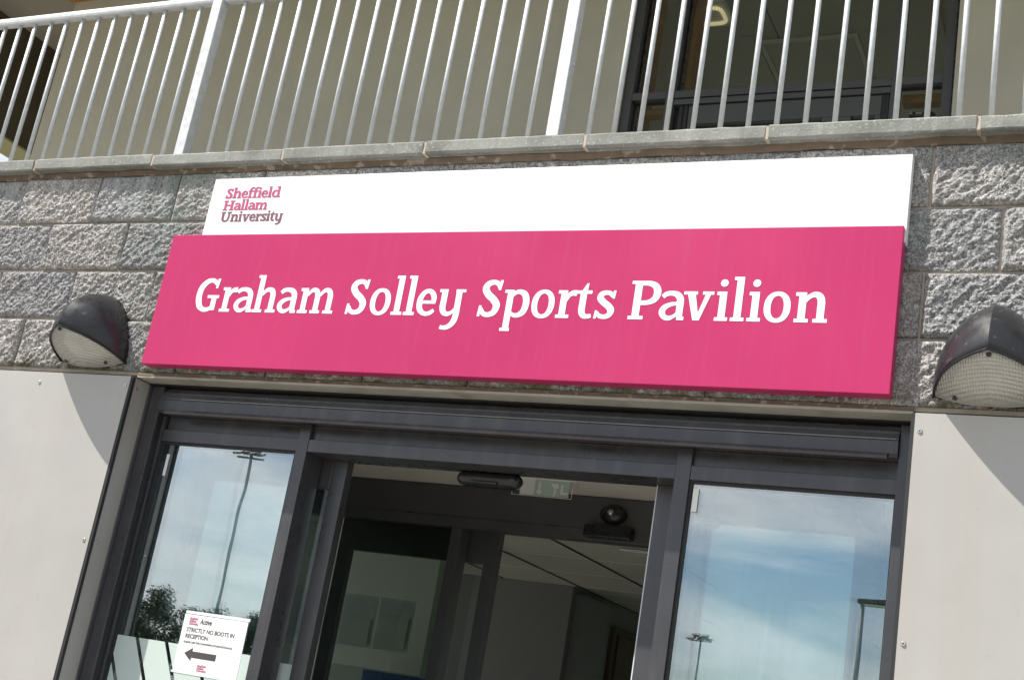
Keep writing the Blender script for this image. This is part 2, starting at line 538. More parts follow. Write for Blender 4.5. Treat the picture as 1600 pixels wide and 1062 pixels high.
# coping stones
cj = [-6.02, -5.335, -4.65, -3.959, -3.27, -2.598, -1.92, -1.239, -0.545, 0.14, 0.83]
for i in range(len(cj) - 1):
    dy, dz = random.uniform(-0.004, 0.004), random.uniform(-0.003, 0.003)
    a, b = cj[i] + 0.0065, cj[i + 1] - 0.0065
    bm = bmesh.new()
    ns = 40
    prev = None
    for s in range(ns + 1):
        x = a + (b - a) * s / ns
        e1 = 0.0022 * noise.noise(Vector((x * 16, i, 0))) + 0.0014 * noise.noise(Vector((x * 50, i, 4)))
        e2 = 0.0028 * noise.noise(Vector((x * 14, i, 8))) + 0.002 * noise.noise(Vector((x * 55, i, 2)))
        pr = [(0.36, 3.749 + dz), (-0.022, 3.749 + dz), (-0.025, 3.756 + dz), (-0.034, 3.756 + dz), (-0.037, 3.749 + dz), (-0.053 + e2, 3.749 + dz + e2), (-0.057 + e1, 3.754 + dz),
              (-0.057 + e1 + dy, 3.796 + dz + e1), (-0.052 + dy, 3.802 + dz + e1), (0.36, 3.815 + dz)]
        cur = [bm.verts.new((x, y, z)) for y, z in pr]
        if prev:
            for k in range(len(pr)):
                bm.faces.new((prev[k], prev[(k + 1) % len(pr)], cur[(k + 1) % len(pr)], cur[k]))
        else:
            bm.faces.new(cur)
        prev = cur
    bm.faces.new(prev[::-1])
    link_bm('coping_stone', bm, M['coping'], WALL)
    box('coping_joint', cj[i + 1] - 0.0063, cj[i + 1] + 0.0063, -0.0545, 0.35, 3.7495, 3.7985, M['mortar'], WALL)
# steel angle lintel under the bottom course
extrude_profile('lintel', [(-0.004, 2.807), (0.082, 2.807), (0.082, 2.8165), (-0.004, 2.8165)], 'x', -3.783, -0.682, M['lintel'], WALL, 0.001)
bm = bmesh.new()
prev = None
for i in range(121):
    x = -3.78 + 3.098 * i / 120
    yy = -0.004 - 0.007 * (0.5 + noise.noise(Vector((x * 15, 1, 1))))
    cur = [bm.verts.new(c) for c in ((x, 0.08, 2.8168), (x, yy, 2.8168), (x, yy + 0.002, 2.8275 + 0.003 * noise.noise(Vector((x * 18, 2, 2)))), (x, 0.08, 2.829))]
    if prev:
        for a in range(4): bm.faces.new((prev[a], prev[(a + 1) % 4], cur[(a + 1) % 4], cur[a]))
    prev = cur
link_bm('mortar_bed', bm, M['mortar_brown'], WALL)
# masonry behind the cladding panels
box('wall_core', X_L, -3.80, 0.012, 0.32, 0.0, 2.8165, M['wallgrey'], WALL)
box('wall_core', -0.66, X_R, 0.012, 0.32, 0.0, 2.8165, M['wallgrey'], WALL)
# floor slab edge behind the head of the entrance
box('slab', X_L, X_R, 0.33, 2.15, 2.93, 3.07, M['wallgrey'], WALL)

# ------------------------------------------------------------------ cladding panels
def cladding(x0, x1, label, reveal_at, screws, rscrews):
    zt = 2.8035
    t = thing('cladding_panel', ((x0 + x1) / 2, -0.03, 0.1), label, 'cladding panel', 'silver cladding panels beside the entrance')
    box('sheet', x0, x1, -0.030, -0.026, 0.10, zt, M['panel'], t, 0.0008)
    box('backing_edge', x0 + 0.004, x1 - 0.004, -0.0255, 0.010, 0.10, zt - 0.004, M['black_edge'], t)
    for sx, sz in screws:
        bm = bmesh.new()
        bm_tube(bm, (sx, -0.0302, sz), (sx, -0.0335, sz), 0.0085, 0.0065, 14)
        s = link_bm('screw', bm, M['steel'], t)
        tube('screw_socket', (sx, -0.0336, sz), (sx, -0.0342, sz), 0.0026, M['black_edge'], s, n=8)
    if reveal_at == 'right':
        # black corner bead, then the return that lines the side of the opening
        box('corner_bead', x1 + 0.0005, x1 + 0.012, -0.028, -0.012, 0.1, zt, M['black_edge'], t)
        r = box('reveal', x1 - 0.002, x1 + 0.004, -0.011, 0.085, 0.1, zt, M['panel'], t)
        for sy, sz in rscrews:
            tube('screw', (x1 + 0.0041, sy, sz), (x1 + 0.0068, sy, sz), 0.008, M['steel'], t, 0.006)
    else:
        box('corner_bead', x0 - 0.012, x0 - 0.0005, -0.027, 0.085, 0.1, zt, M['black_edge'], t)
    return t
cladding(-5.3, -3.790, 'silver metal cladding panel left of the entrance, under the wall lamp', 'right',
         [(-4.279, 2.757), (-3.808, 2.762), (-3.815, 2.122), (-4.9, 2.757), (-4.279, 1.45), (-3.815, 1.45)], [(0.015, 2.762), (0.015, 2.125)])
cladding(-0.672, 0.9, 'silver metal cladding panel right of the entrance with a bright screw', 'left',
         [(-0.655, 2.746), (-0.654, 2.104), (-0.654, 1.4), (0.0, 2.746)], [])

# ------------------------------------------------------------------ wall lamps
def wall_lamp(cx, label):
    W, H, P, zb, zt = 0.178, 0.296, 0.258, 2.862, 2.942
    t = thing('wall_lamp', (cx, 0, zb), label, 'wall lamp', 'bulkhead wall lamps beside the sign')
    A = Vector((cx, -0.012, zb + H))
    T = Vector((cx, -P, zt))
    def arch(s, u):      # outline of the back on the wall, u 0 corner .. 1 apex
        x = W * (1 - u ** 1.75)
        z = H * (1 - (1 - u) ** 1.55)
        return Vector((cx + s * x, -0.012, zb + z))
    def ridge(u):        # from tip (0) to apex (1), bowed upwards
        p = T.lerp(A, u)
        k = 4 * u * (1 - u)
        return p + Vector((0, -0.050, 0.034)) * k
    def rim(s, u):       # lower edge of hood from corner (0) to tip (1)
        C = Vector((cx + s * W, -0.012, zb))
        p = C.lerp(T, u)
        k = 4 * u * (1 - u)
        return p + Vector((s * 0.030, -0.036, 0.012)) * k * (1.0 - 0.25 * u)
    def hood_pt(s, u, v):    # v=0 rim(u), v=1 arch(u), u=1 ridge(v), u=0 corner
        p = rim(s, u).lerp(arch(s, u), v) + (ridge(v) - T.lerp(A, v)) * (u ** 1.3)
        k = 4 * v * (1 - v) * (1 - u) * u * 4
        return p + Vector((s * 0.020, -0.026, 0.012)) * k * 0.55
    N = 14
    bm = bmesh.new()
    for s in (-1, 1):
        g = []
        for i in range(N + 1):
            u = i / N
            row = []
            for j in range(N + 1):
                v = j / N
                row.append(bm.verts.new(hood_pt(s, u, v)))
            g.append(row)
        for i in range(N):
            for j in range(N):
                f = bm.faces.new((g[i][j], g[i + 1][j], g[i + 1][j + 1], g[i][j + 1]))
                f.smooth = True
    bmesh.ops.remove_doubles(bm, verts=bm.verts, dist=0.0006)
    # sharp ridge: split shading along x = cx
    for e in bm.edges:
        if abs(e.verts[0].co.x - cx) < 1e-4 and abs(e.verts[1].co.x - cx) < 1e-4: e.smooth = False
    hood = link_bm('hood', bm, M['hood'], t)
    sm = hood.modifiers.new('thick', 'SOLIDIFY')
    sm.thickness = 0.005
    sm.offset = -1.0
    # dark rim seal
    bm = bmesh.new()
    for s in (-1, 1):
        NR = 26
        pts = [rim(s, i / NR) for i in range(NR + 1)]
        rings = []
        for i, p in enumerate(pts):
            d = (pts[min(i + 1, NR)] - pts[max(i - 1, 0)]).normalized()
            u = d.cross(Vector((0, 0, 1))).normalized()
            v = u.cross(d)
            rings.append([bm.verts.new(p + (u * math.cos(q) + v * math.sin(q)) * 0.0040 + Vector((0, 0, -0.002))) for q in [math.pi / 4 * k for k in range(8)]])
        for ra, rb in zip(rings[:-1], rings[1:]):
            for k in range(8): bm.faces.new((ra[k], ra[(k + 1) % 8], rb[(k + 1) % 8], rb[k])).smooth = True
    link_bm('rim_seal', bm, M['plastic_black'], t)
    # lens: bulged patch hung between the two rims and the foot on the wall
    foot = Vector((cx, -0.03, zb - 0.032))
    def lens_pt(s, u, v, inset):
        a = rim(s, u)
        c = foot.lerp(T, u ** 1.25) + Vector((0, -0.012, -0.022)) * 4 * u * (1 - u)
        p = a.lerp(c, v)
        p += Vector((0, -0.004, -0.010)) * 4 * v * (1 - v) * (1 - u * 0.7)
        if inset: p += (Vector((cx, -0.07, zb + 0.03)) - p) * inset
        return p
    def lens_bm(inset):
        bm = bmesh.new()
        for s in (-1, 1):
            g = [[bm.verts.new(lens_pt(s, i / N, j / N, inset)) for j in range(N + 1)] for i in range(N + 1)]
            for i in range(N):
                for j in range(N):
                    f = bm.faces.new((g[i][j], g[i + 1][j], g[i + 1][j + 1], g[i][j + 1]))
                    f.smooth = True
        bmesh.ops.remove_doubles(bm, verts=bm.verts, dist=0.0006)
        return bm
    lens = link_bm('lens', lens_bm(0.035), M['lens'], t)
    for s, u, v in ((1, 0.95, 0.75), (-1, 0.10, 0.35), (1, 0.10, 0.35)):
        p = lens_pt(s, u, v, 0.03)
        q = p + Vector((0, -0.003, -0.005))
        tube('screw', p, q, 0.0075, M['plastic_black'], lens, n=10)
    # cream reflector with a stepped centre inside
    bm = lens_bm(0.30)
    bmesh.ops.translate(bm, verts=bm.verts, vec=(0, 0.012, 0.022))
    link_bm('reflector', bm, M['reflector'], t)
    for dx in (-0.022, 0.022):
        tube('lamp_tube', (cx + dx, -0.17, zb + 0.038), (cx + dx, -0.04, zb + 0.022), 0.012, M['exit_white'], t, n=10)
    # conduit plug hole on the right cheek
    p = hood_pt(1, 0.24, 0.62)
    nrm = (hood_pt(1, 0.28, 0.62) - p).cross(hood_pt(1, 0.24, 0.68) - p).normalized()
    if nrm.x < 0: nrm = -nrm
    bm = bmesh.new()
    bm_tube(bm, p - nrm * 0.004, p + nrm * 0.0035, 0.014, 0.013, 18)
    link_bm('plug_hole', bm, M['plastic_black'], t)
    # back plate
    bm = bmesh.new()
    pts = [arch(-1, i / 12) for i in range(13)] + [arch(1, 1 - i / 12) for i in range(1, 13)]
    pts += [Vector((cx + 0.09, -0.012, zb - 0.024)), Vector((cx - 0.09, -0.012, zb - 0.024))]
    f1 = [bm.verts.new((p.x, -0.0125, p.z)) for p in pts]
    f2 = [bm.verts.new((p.x, 0.004, p.z)) for p in pts]
    bm.faces.new(f1)
    bm.faces.new(f2[::-1])
    for i in range(len(pts)): bm.faces.new((f1[i], f1[(i + 1) % len(pts)], f2[(i + 1) % len(pts)], f2[i]))
    link_bm('back_plate', bm, M['plastic_black'], t)
    return t
wall_lamp(-4.03, 'charcoal bulkhead wall lamp with cream lens left of the pink sign')
wall_lamp(-0.449, 'charcoal bulkhead wall lamp with clear ribbed lens right of the pink sign')

# ------------------------------------------------------------------ slab-serif lettering (signed-distance strokes -> outlines)
GL = {}
def g(ch, w, *items): GL[ch] = (w, items)
g('o', 90, ('e', 45, 52, 45, 55, 21, 38))
g('l', 48, ('r', 11, 0, 37, 158), ('r', 0, 0, 48, 14), ('r', 1, 145, 37, 158))
g('i', 47, ('r', 11, 0, 37, 105), ('r', 0, 0, 47, 14), ('r', 1, 91, 37, 105), ('d', 23, 135, 14))
ARCH = [(33, 74, 14), (45, 89, 17), (62, 97, 20), (78, 91, 24), (85, 72, 26), (85, 40, 26)]
g('n', 109, ('r', 11, 0, 37, 105), ('r', 0, 0, 48, 14), ('r', 0, 91, 34, 105), ('s', ARCH), ('r', 72, 0, 98, 45), ('r', 61, 0, 109, 14))
g('h', 112, ('r', 11, 0, 37, 158), ('r', 0, 0, 48, 14), ('r', 1, 145, 37, 158), ('s', [(x + 2, y, w) for x, y, w in ARCH]), ('r', 74, 0, 100, 45), ('r', 64, 0, 112, 14))
def arch2(x0): return [(x0 + 22, 74, 13), (x0 + 33, 89, 16), (x0 + 47, 97, 19), (x0 + 62, 91, 23), (x0 + 69, 72, 25), (x0 + 69, 40, 25)]
g('m', 164, ('r', 11, 0, 36, 105), ('r', 0, 0, 47, 14), ('r', 0, 91, 34, 105), ('s', arch2(13)), ('r', 69.5, 0, 94.5, 45), ('r', 58, 0, 104, 14),
  ('s', arch2(71)), ('r', 127.5, 0, 152.5, 45), ('r', 117, 0, 164, 14))
g('r', 71, ('r', 11, 0, 37, 105), ('r', 0, 0, 52, 14), ('r', 0, 91, 34, 105), ('s', [(33, 66, 13), (42, 85, 17), (56, 94, 21), (71, 94, 24)]))
g('a', 91, ('s', [(10, 84, 18), (22, 94, 19), (42, 97, 19), (62, 91, 23), (73, 75, 26), (74, 50, 26), (74, 12, 26)]), ('r', 66, 0, 93, 14),
  ('s', [(70, 60, 14), (42, 57, 16), (20, 45, 22), (13, 28, 24), (22, 12, 20), (38, 7, 18), (56, 14, 14), (68, 27, 11)]))
g('e', 84, ('r', 18, 46, 80, 60), ('s', [(71, 54, 20), (69, 75, 23), (57, 92, 20), (42, 97, 18), (26, 90, 21), (14, 70, 24), (12, 50, 25), (16, 28, 24), (28, 13, 20), (46, 7, 18), (63, 11, 18), (77, 22, 16)]))
g('t', 64, ('r', 0, 91, 58, 105), ('p', [(13, 95), (39, 95), (42, 133), (33, 131)]), ('s', [(26, 100, 26), (26, 60, 26), (26, 30, 26), (33, 13, 22), (47, 8, 18), (64, 11, 16)]))
g('s', 76, ('s', [(63, 82, 14), (55, 93, 17), (39, 97, 18), (21, 91, 22), (17, 77, 25), (30, 62, 25), (50, 48, 25), (62, 32, 26), (56, 14, 21), (38, 8, 18), (20, 12, 17), (10, 24, 14)]),
  ('p', [(61, 74), (71, 74), (74, 106), (63, 106)]), ('p', [(0, 0), (11, 0), (13, 32), (3, 32)]))
g('S', 92, ('s', [(76, 112, 16), (67, 127, 19), (50, 133, 20), (28, 126, 25), (20, 107, 28), (34, 85, 28), (58, 66, 28), (73, 44, 29), (66, 18, 25), (44, 8, 20), (24, 13, 19), (12, 32, 16)]),
  ('p', [(70, 102), (82, 102), (87, 142), (74, 142)]), ('p', [(0, 0), (12, 0), (15, 44), (3, 44)]))
g('G', 111, ('s', [(93, 116, 16), (83, 128, 20), (64, 134, 20), (40, 126, 25), (20, 101, 29), (15, 66, 30), (24, 30, 28), (42, 12, 22), (62, 8, 20), (82, 14, 18), (94, 24, 18)]),
  ('p', [(89, 99), (101, 99), (107, 142), (93, 142)]), ('r', 80, 6, 106, 64), ('r', 58, 57, 117, 71))
g('P', 111, ('r', 13, 0, 41, 142), ('r', 0, 0, 56, 14), ('r', 0, 129, 62, 142), ('s', [(38, 132.5, 18), (66, 132, 20), (88, 122, 25), (97, 100, 28), (90, 76, 25), (68, 63, 19), (38, 61, 18)]))
g('v', 107, ('p', [(13, 98), (42, 98), (64, 0), (41, 0)]), ('p', [(78, 98), (98, 98), (64, 0), (48, 0)]), ('r', 0, 92, 50, 105), ('r', 66, 92, 107, 105))
g('y', 110, ('r', 0, 92, 36, 105), ('s', [(23, 100, 26), (23, 60, 26), (23, 32, 26), (31, 14, 22), (47, 8, 18), (63, 14, 15), (74, 28, 12)]),
  ('s', [(83, 102, 26), (83, 60, 26), (83, 0, 26), (75, -26, 24), (57, -42, 20), (38, -45, 17), (26, -42, 17)]), ('r', 68, 92, 110, 105))
g('p', 104, ('r', 12, -46, 38, 105), ('r', 2, -53, 42, -40), ('r', 0, 92, 36, 105), ('s', [(33, 82, 14), (45, 94, 17), (63, 97, 19), (83, 85, 25), (91, 54, 27), (84, 22, 25), (64, 8, 19), (46, 9, 16), (33, 17, 14)]))
g('f', 62, ('r', 14, 0, 40, 110), ('r', 0, 0, 54, 14), ('r', 0, 91, 60, 105), ('s', [(27, 90, 26), (28, 122, 25), (40, 143, 22), (58, 149, 18), (73, 145, 18)]))
g('d', 110, ('r', 72, 0, 98, 158), ('r', 58, 145, 98, 158), ('r', 72, 0, 111, 14), ('s', [(76, 82, 14), (64, 94, 17), (46, 97, 19), (25, 84, 25), (14, 54, 27), (22, 22, 25), (42, 8, 19), (60, 10, 16), (76, 24, 14)]))
g('H', 148, ('r', 16, 0, 44, 142), ('r', 104, 0, 132, 142), ('r', 0, 0, 60, 14), ('r', 0, 128, 60, 142), ('r', 88, 0, 148, 14), ('r', 88, 128, 148, 142), ('r', 40, 64, 108, 80))
g('U', 145, ('r', 0, 128, 60, 142), ('r', 88, 128, 146, 142), ('s', [(30, 135, 28), (30, 90, 28), (30, 44, 28), (42, 17, 24), (70, 8, 20), (98, 17, 20), (112, 44, 22), (114, 90, 22), (114, 135, 22)]))

def smooth_poly(pts, n=7):
    out = []
    P = [pts[0]] + list(pts) + [pts[-1]]
    for i in range(1, len(P) - 2):
        p0, p1, p2, p3 = (np.array(P[i + k], float) for k in (-1, 0, 1, 2))
        for k in range(n):
            t = k / n
            out.append(0.5 * ((2 * p1) + (-p0 + p2) * t + (2 * p0 - 5 * p1 + 4 * p2 - p3) * t * t + (-p0 + 3 * p1 - 3 * p2 + p3) * t ** 3))
    out.append(np.array(pts[-1], float))
    return out

def glyph_sdf(items, X, Y):
    D = np.full(X.shape, 1e3)
    for it in items:
        k = it[0]
        if k == 'r':
            x0, y0, x1, y1 = it[1:]
            qx = np.abs(X - (x0 + x1) / 2) - (x1 - x0) / 2 + 1.6
            qy = np.abs(Y - (y0 + y1) / 2) - (y1 - y0) / 2 + 1.6
            d = np.hypot(np.maximum(qx, 0), np.maximum(qy, 0)) + np.minimum(np.maximum(qx, qy), 0) - 1.6
        elif k == 'd':
            d = np.hypot(X - it[1], Y - it[2]) - it[3]
        elif k == 'e':
            cx, cy, ox, oy, ix, iy = it[1:]
            def el(rx, ry):
                px, py = np.abs(X - cx) / rx, np.abs(Y - cy) / ry
                k0 = (px ** 2.2 + py ** 2.2) ** (1 / 2.2)
                return (k0 - 1) * min(rx, ry)
            d = np.maximum(el(ox, oy), -el(ix, iy))
        elif k == 'p':
            pts = it[1]
            area = sum(pts[i][0] * pts[(i + 1) % len(pts)][1] - pts[(i + 1) % len(pts)][0] * pts[i][1] for i in range(len(pts)))
            sg = 1 if area > 0 else -1
            d = np.full(X.shape, -1e3)
            for i in range(len(pts)):
                (ax, ay), (bx, by) = pts[i], pts[(i + 1) % len(pts)]
                l = math.hypot(bx - ax, by - ay)
                d = np.maximum(d, sg * ((by - ay) * (X - ax) - (bx - ax) * (Y - ay)) / l)
        else:
            sp = smooth_poly(it[1])
            d = np.full(X.shape, 1e3)
            for a, b in zip(sp[:-1], sp[1:]):
                bx, by = b[0] - a[0], b[1] - a[1]
                l2 = bx * bx + by * by + 1e-9
                t = np.clip(((X - a[0]) * bx + (Y - a[1]) * by) / l2, 0, 1)
                d = np.minimum(d, np.hypot(X - a[0] - t * bx, Y - a[1] - t * by) - (a[2] + (b[2] - a[2]) * t) / 2)
            for e, q in ((sp[0], sp[1]), (sp[-1], sp[-2])):       # flat ends, only near that end
                dx, dy = e[0] - q[0], e[1] - q[1]
                l = math.hypot(dx, dy)
                h = ((X - e[0]) * dx + (Y - e[1]) * dy) / l
                near = np.hypot(X - e[0], Y - e[1]) < e[2]
                d = np.where(near & (h > 0), np.maximum(d, h), d)
        D = np.minimum(D, d)
    return D

def contours(F, xs, ys):
    segs = {}
    ny, nx = F.shape
    S = F < 0
    act = np.argwhere((S[:-1, :-1] ^ S[1:, :-1]) | (S[:-1, :-1] ^ S[:-1, 1:]) | (S[1:, 1:] ^ S[1:, :-1]) | (S[1:, 1:] ^ S[:-1, 1:]))
    P = {}
    def pt(e):
        if e not in P:
            j, i, hz = e
            f0 = F[j, i]
            f1 = F[j, i + 1] if hz else F[j + 1, i]
            t = f0 / (f0 - f1)
            P[e] = (xs[i] + (t * (xs[1] - xs[0]) if hz else 0), ys[j] + (0 if hz else t * (ys[1] - ys[0])))
        return P[e]
    for j, i in act:
        a, b, c, d = S[j, i], S[j, i + 1], S[j + 1, i + 1], S[j + 1, i]
        eb, er, et, el_ = (j, i, True), (j, i + 1, False), (j + 1, i, True), (j, i, False)
        cr = []
        if a != b: cr.append((eb, a))
        if b != c: cr.append((er, b))
        if c != d: cr.append((et, c))
        if d != a: cr.append((el_, d))
        outs = [e for e, s in cr if s]
        ins = [e for e, s in cr if not s]
        for o, n_ in zip(outs, ins): segs[o] = n_
    loops = []
    while segs:
        s0, cur = segs.popitem()
        lp = [s0]
        while cur != s0 and cur in segs:
            lp.append(cur)
            cur = segs.pop(cur)
        loops.append([pt(e) for e in lp])
    return loops

def simplify(lp, eps):
    pts = np.array(lp)
    n = len(pts)
    if n < 8: return lp
    def dp(i, j):
        if j <= i + 1: return []
        a, b = pts[i], pts[j % n]
        d = b - a
        l = math.hypot(*d) + 1e-9
        seg = pts[i + 1:j]
        dist = np.abs(d[0] * (seg[:, 1] - a[1]) - d[1] * (seg[:, 0] - a[0])) / l
        k = int(np.argmax(dist))
        if dist[k] < eps: return []
        k += i + 1
        return dp(i, k) + [k] + dp(k, j)
    h = n // 2
    idx = [0] + dp(0, h) + [h] + dp(h, n)
    return [lp[i] for i in idx]

GMESH = {}
def glyph_mesh(ch, m, depth, thin=0.75):
    key = (ch, m.name, depth, thin)
    if key in GMESH: return GMESH[key]
    w, items = GL[ch]
    xs = np.arange(-6, w + 20, 1.5)
    ys = np.arange(-60, 166, 1.5)
    X, Y = np.meshgrid(xs, ys)
    F = glyph_sdf(items, X, Y) + thin
    cu = bpy.data.curves.new('glyph', 'CURVE')
    cu.dimensions = '2D'
    cu.fill_mode = 'BOTH'
    cu.extrude = depth * 1000 / 2
    for lp in contours(F, xs, ys):
        lp = simplify(lp, 0.22)
        sp = cu.splines.new('POLY')
        sp.points.add(len(lp) - 1)
        for q, (x, y) in zip(sp.points, lp): q.co = (x, y, 0, 1)
        sp.use_cyclic_u = True
    ob = bpy.data.objects.new('tmp', cu)
    COL.objects.link(ob)
    dg = bpy.context.evaluated_depsgraph_get()
    me = bpy.data.meshes.new_from_object(ob.evaluated_get(dg))
    bpy.data.objects.remove(ob)
    me.transform(Matrix.Scale(0.001, 4))
    me.transform(Matrix.Rotation(math.pi / 2, 4, 'X'))
    me.materials.clear()
    me.materials.append(m)
    for f in me.polygons: f.use_smooth = False
    GMESH[key] = me
    return me

# ------------------------------------------------------------------ signs
SIGN_Y = -0.075
KS = 1.00628
red = thing('name_sign', (-2.217, -0.06, 2.84), 'long magenta sign board with white slab lettering over the entrance', 'sign')
bm = bmesh.new()
bm_box(bm, -3.714, -0.7465, SIGN_Y, -0.020, 2.8455, 3.409, 0.0022)
link_bm('board', bm, M['red'], red)
text_pos = [('G', -3.495), ('r', -3.366), ('a', -3.300), ('h', -3.206), ('a', -3.091), ('m', -2.991),
            ('S', -2.772), ('o', -2.669), ('l', -2.571), ('l', -2.518), ('e', -2.467), ('y', -2.378),
            ('S', -2.210), ('p', -2.112), ('o', -2.000), ('r', -1.902), ('t', -1.831), ('s', -1.758),
            ('P', -1.632), ('a', -1.524), ('v', -1.442), ('i', -1.328), ('l', -1.274), ('i', -1.218), ('o', -1.165), ('n', -1.063)]
for ch, x in text_pos:
    place('letter', glyph_mesh(ch, M['letter'], 0.0008), (x * KS, SIGN_Y - 0.0006, 3.0735), red)

wht = thing('university_sign', (-2.148, -0.05, 3.40), 'white sign board with a small pink three-line logo above the magenta board', 'sign')
bm = bmesh.new()
bm_box(bm, -3.583, -0.7415, -0.056, -0.017, 3.36, 3.6700, 0.0015)
link_bm('board', bm, M['white_sign'], wht)

def line_width(txt, gap): return sum(GL[c][0] for c in txt) + gap * (len(txt) - 1)
def logo(parent, x, y, z_lines, sc_, fit, depth=0.0012):
    for (txt, m, z, wd) in z_lines:
        k = wd / line_width(txt, fit) * 1000.0
        px = x
        for c in txt:
            o = place('logo_letter', glyph_mesh(c, m, depth, -1.3), (px, y, z), parent)
            o.scale = (k, 1.0, sc_)
            px += (GL[c][0] + fit) * k / 1000.0
logo(wht, -3.508, -0.0567, [('Sheffield', M['logo_pink'], 3.580, 0.274), ('Hallam', M['logo_pink'], 3.526, 0.223), ('University', M['logo_mauve'], 3.475, 0.312)], 0.302, 3)

# ------------------------------------------------------------------ entrance screen
F, FI = M['frame'], M['frame_in']
ENT = thing('entrance_screen', (-2.25, 0.25, 0), 'anthracite aluminium entrance screen with glazed sidelights under the sign', 'door frame')
# head cover with ridges and drip bar
extrude_profile('head_cover', [(0.20, 2.802), (0.128, 2.802), (0.122, 2.796), (0.122, 2.786), (0.104, 2.784), (0.102, 2.776), (0.102, 2.768), (0.090, 2.764), (0.088, 2.752), (0.0845, 2.750),
                               (0.0845, 2.744), (0.088, 2.742), (0.088, 2.700), (0.100, 2.690), (0.20, 2.690)], 'x', -3.7175, -0.7365, F, ENT)
extrude_profile('drip_bar', [(0.087, 2.700), (0.060, 2.694), (0.056, 2.684), (0.060, 2.676), (0.087, 2.682)], 'x', -3.655, -0.762, F, ENT, 0.0015)
box('pale_line', -3.60, -0.745, 0.0838, 0.0848, 2.7458, 2.7472, M['lintel'], ENT)  # thin paler strip along the ridge of the head cover
box('packer', -3.79, -0.69, 0.0825, 0.3, 2.8025, 2.9, M['black_edge'], ENT)
# jambs
box('jamb', -3.775, -3.718, 0.098, 0.30, 0.0, 2.801, F, ENT, 0.002)
box('jamb_groove', -3.7178, -3.7150, 0.108, 0.132, 0.0, 2.688, M['black_edge'], ENT)
box('jamb_bead', -3.7178, -3.704, 0.134, 0.156, 0.0, 2.688, F, ENT, 0.001)
box('jamb', -0.736, -0.685, 0.108, 0.30, 0.0, 2.801, F, ENT, 0.002)
# mullions
mullL, mullR = (-3.030, -2.979), (-1.474, -1.421)
for a, b in (mullL, mullR):
    box('mullion', a, b, 0.140, 0.262, 0.0, 2.689, F, ENT, 0.002)
# transoms: recessed strip + bar, one piece per bay
bays = [(-3.7035, mullL[0] - 0.0005), (mullL[1] + 0.0005, mullR[0] - 0.0005), (mullR[1] + 0.0005, -0.7365)]
for i, (a, b) in enumerate(bays):
    box('transom_strip', a, b, 0.160, 0.26, 2.6335, 2.689, F, ENT, 0.001)
    box('transom', a, b, 0.142, 0.259, 2.581, 2.631, F, ENT, 0.002)
for i in (0, 2):
    a, b = bays[i]
    box('gasket', a, b, 0.150, 0.178, 2.572, 2.5805, M['black_edge'], ENT)
    box('gasket', b - 0.009, b, 0.150, 0.178, 0.06, 2.5715, M['black_edge'], ENT)
    box('gasket', a, a + 0.009, 0.150, 0.178, 0.06, 2.5715, M['black_edge'], ENT)
    box('bottom_rail', a + 0.001, b - 0.001, 0.144, 0.25, 0.0, 0.06, F, ENT)
    # sealed unit: two panes, the inner one a hair out of parallel
    box('glass_pane', a + 0.009, b - 0.009, 0.160, 0.1605, 0.06, 2.5725, M['glass'], ENT)
    bm = bmesh.new()
    bm_box(bm, a + 0.0095, b - 0.0095, 0.178, 0.1785, 0.06, 2.5715)
    bmesh.ops.rotate(bm, cent=((a + b) / 2, 0.178, 1.3), matrix=Matrix.Rotation(math.radians(0.16), 3, 'Z'), verts=bm.verts)
    link_bm('glass_pane', bm, M['glass2'], ENT)
# underside lining of the middle bay
box('door_head', bays[1][0], bays[1][1], 0.2595, 0.335, 2.588, 2.689, F, ENT, 0.002)
# small pale spacer tab at the top corner of each sidelight
box('spacer_tab', -1.4065, -1.387, 0.1535, 0.1565, 2.475, 2.555, M['exit_white'], ENT)
box('spacer_tab', -3.665, -3.652, 0.1535, 0.1565, 2.440, 2.53, M['exit_white'], ENT)

# sliding leaves, parked open behind the sidelights
def leaf(x0, x1, wl_, wr_, label):
    y0, y1 = 0.270, 0.315
    t = thing('sliding_door_leaf', ((x0 + x1) / 2, y0, 0.02), label, 'sliding door', 'sliding door leaves of the entrance')
    zt = 2.584
    box('stile', x0, x0 + wl_, y0, y1, 0.02, zt, F, t, 0.003)
    box('stile', x1 - wr_, x1, y0, y1, 0.02, zt, F, t, 0.003)
    box('rail', x0 + wl_ + 0.0005, x1 - wr_ - 0.0005, y0, y1, 2.467, zt, F, t, 0.003)
    box('rail', x0 + wl_ + 0.0005, x1 - wr_ - 0.0005, y0, y1, 0.02, 0.12, F, t, 0.003)
    box('glass_pane', x0 + wl_, x1 - wr_, 0.291, 0.2915, 0.12, 2.467, M['glass_leaf'], t)
    return t
lf = leaf(-3.60, -2.863, 0.08, 0.066, 'glazed sliding door leaf parked open behind the left sidelight')
rf = leaf(-1.576, -0.80, 0.075, 0.078, 'glazed sliding door leaf parked open behind the right sidelight')
box('brush_seal', -1.5835, -1.5765, 0.283, 0.302, 0.02, 2.584, M['clear_strip'], rf)

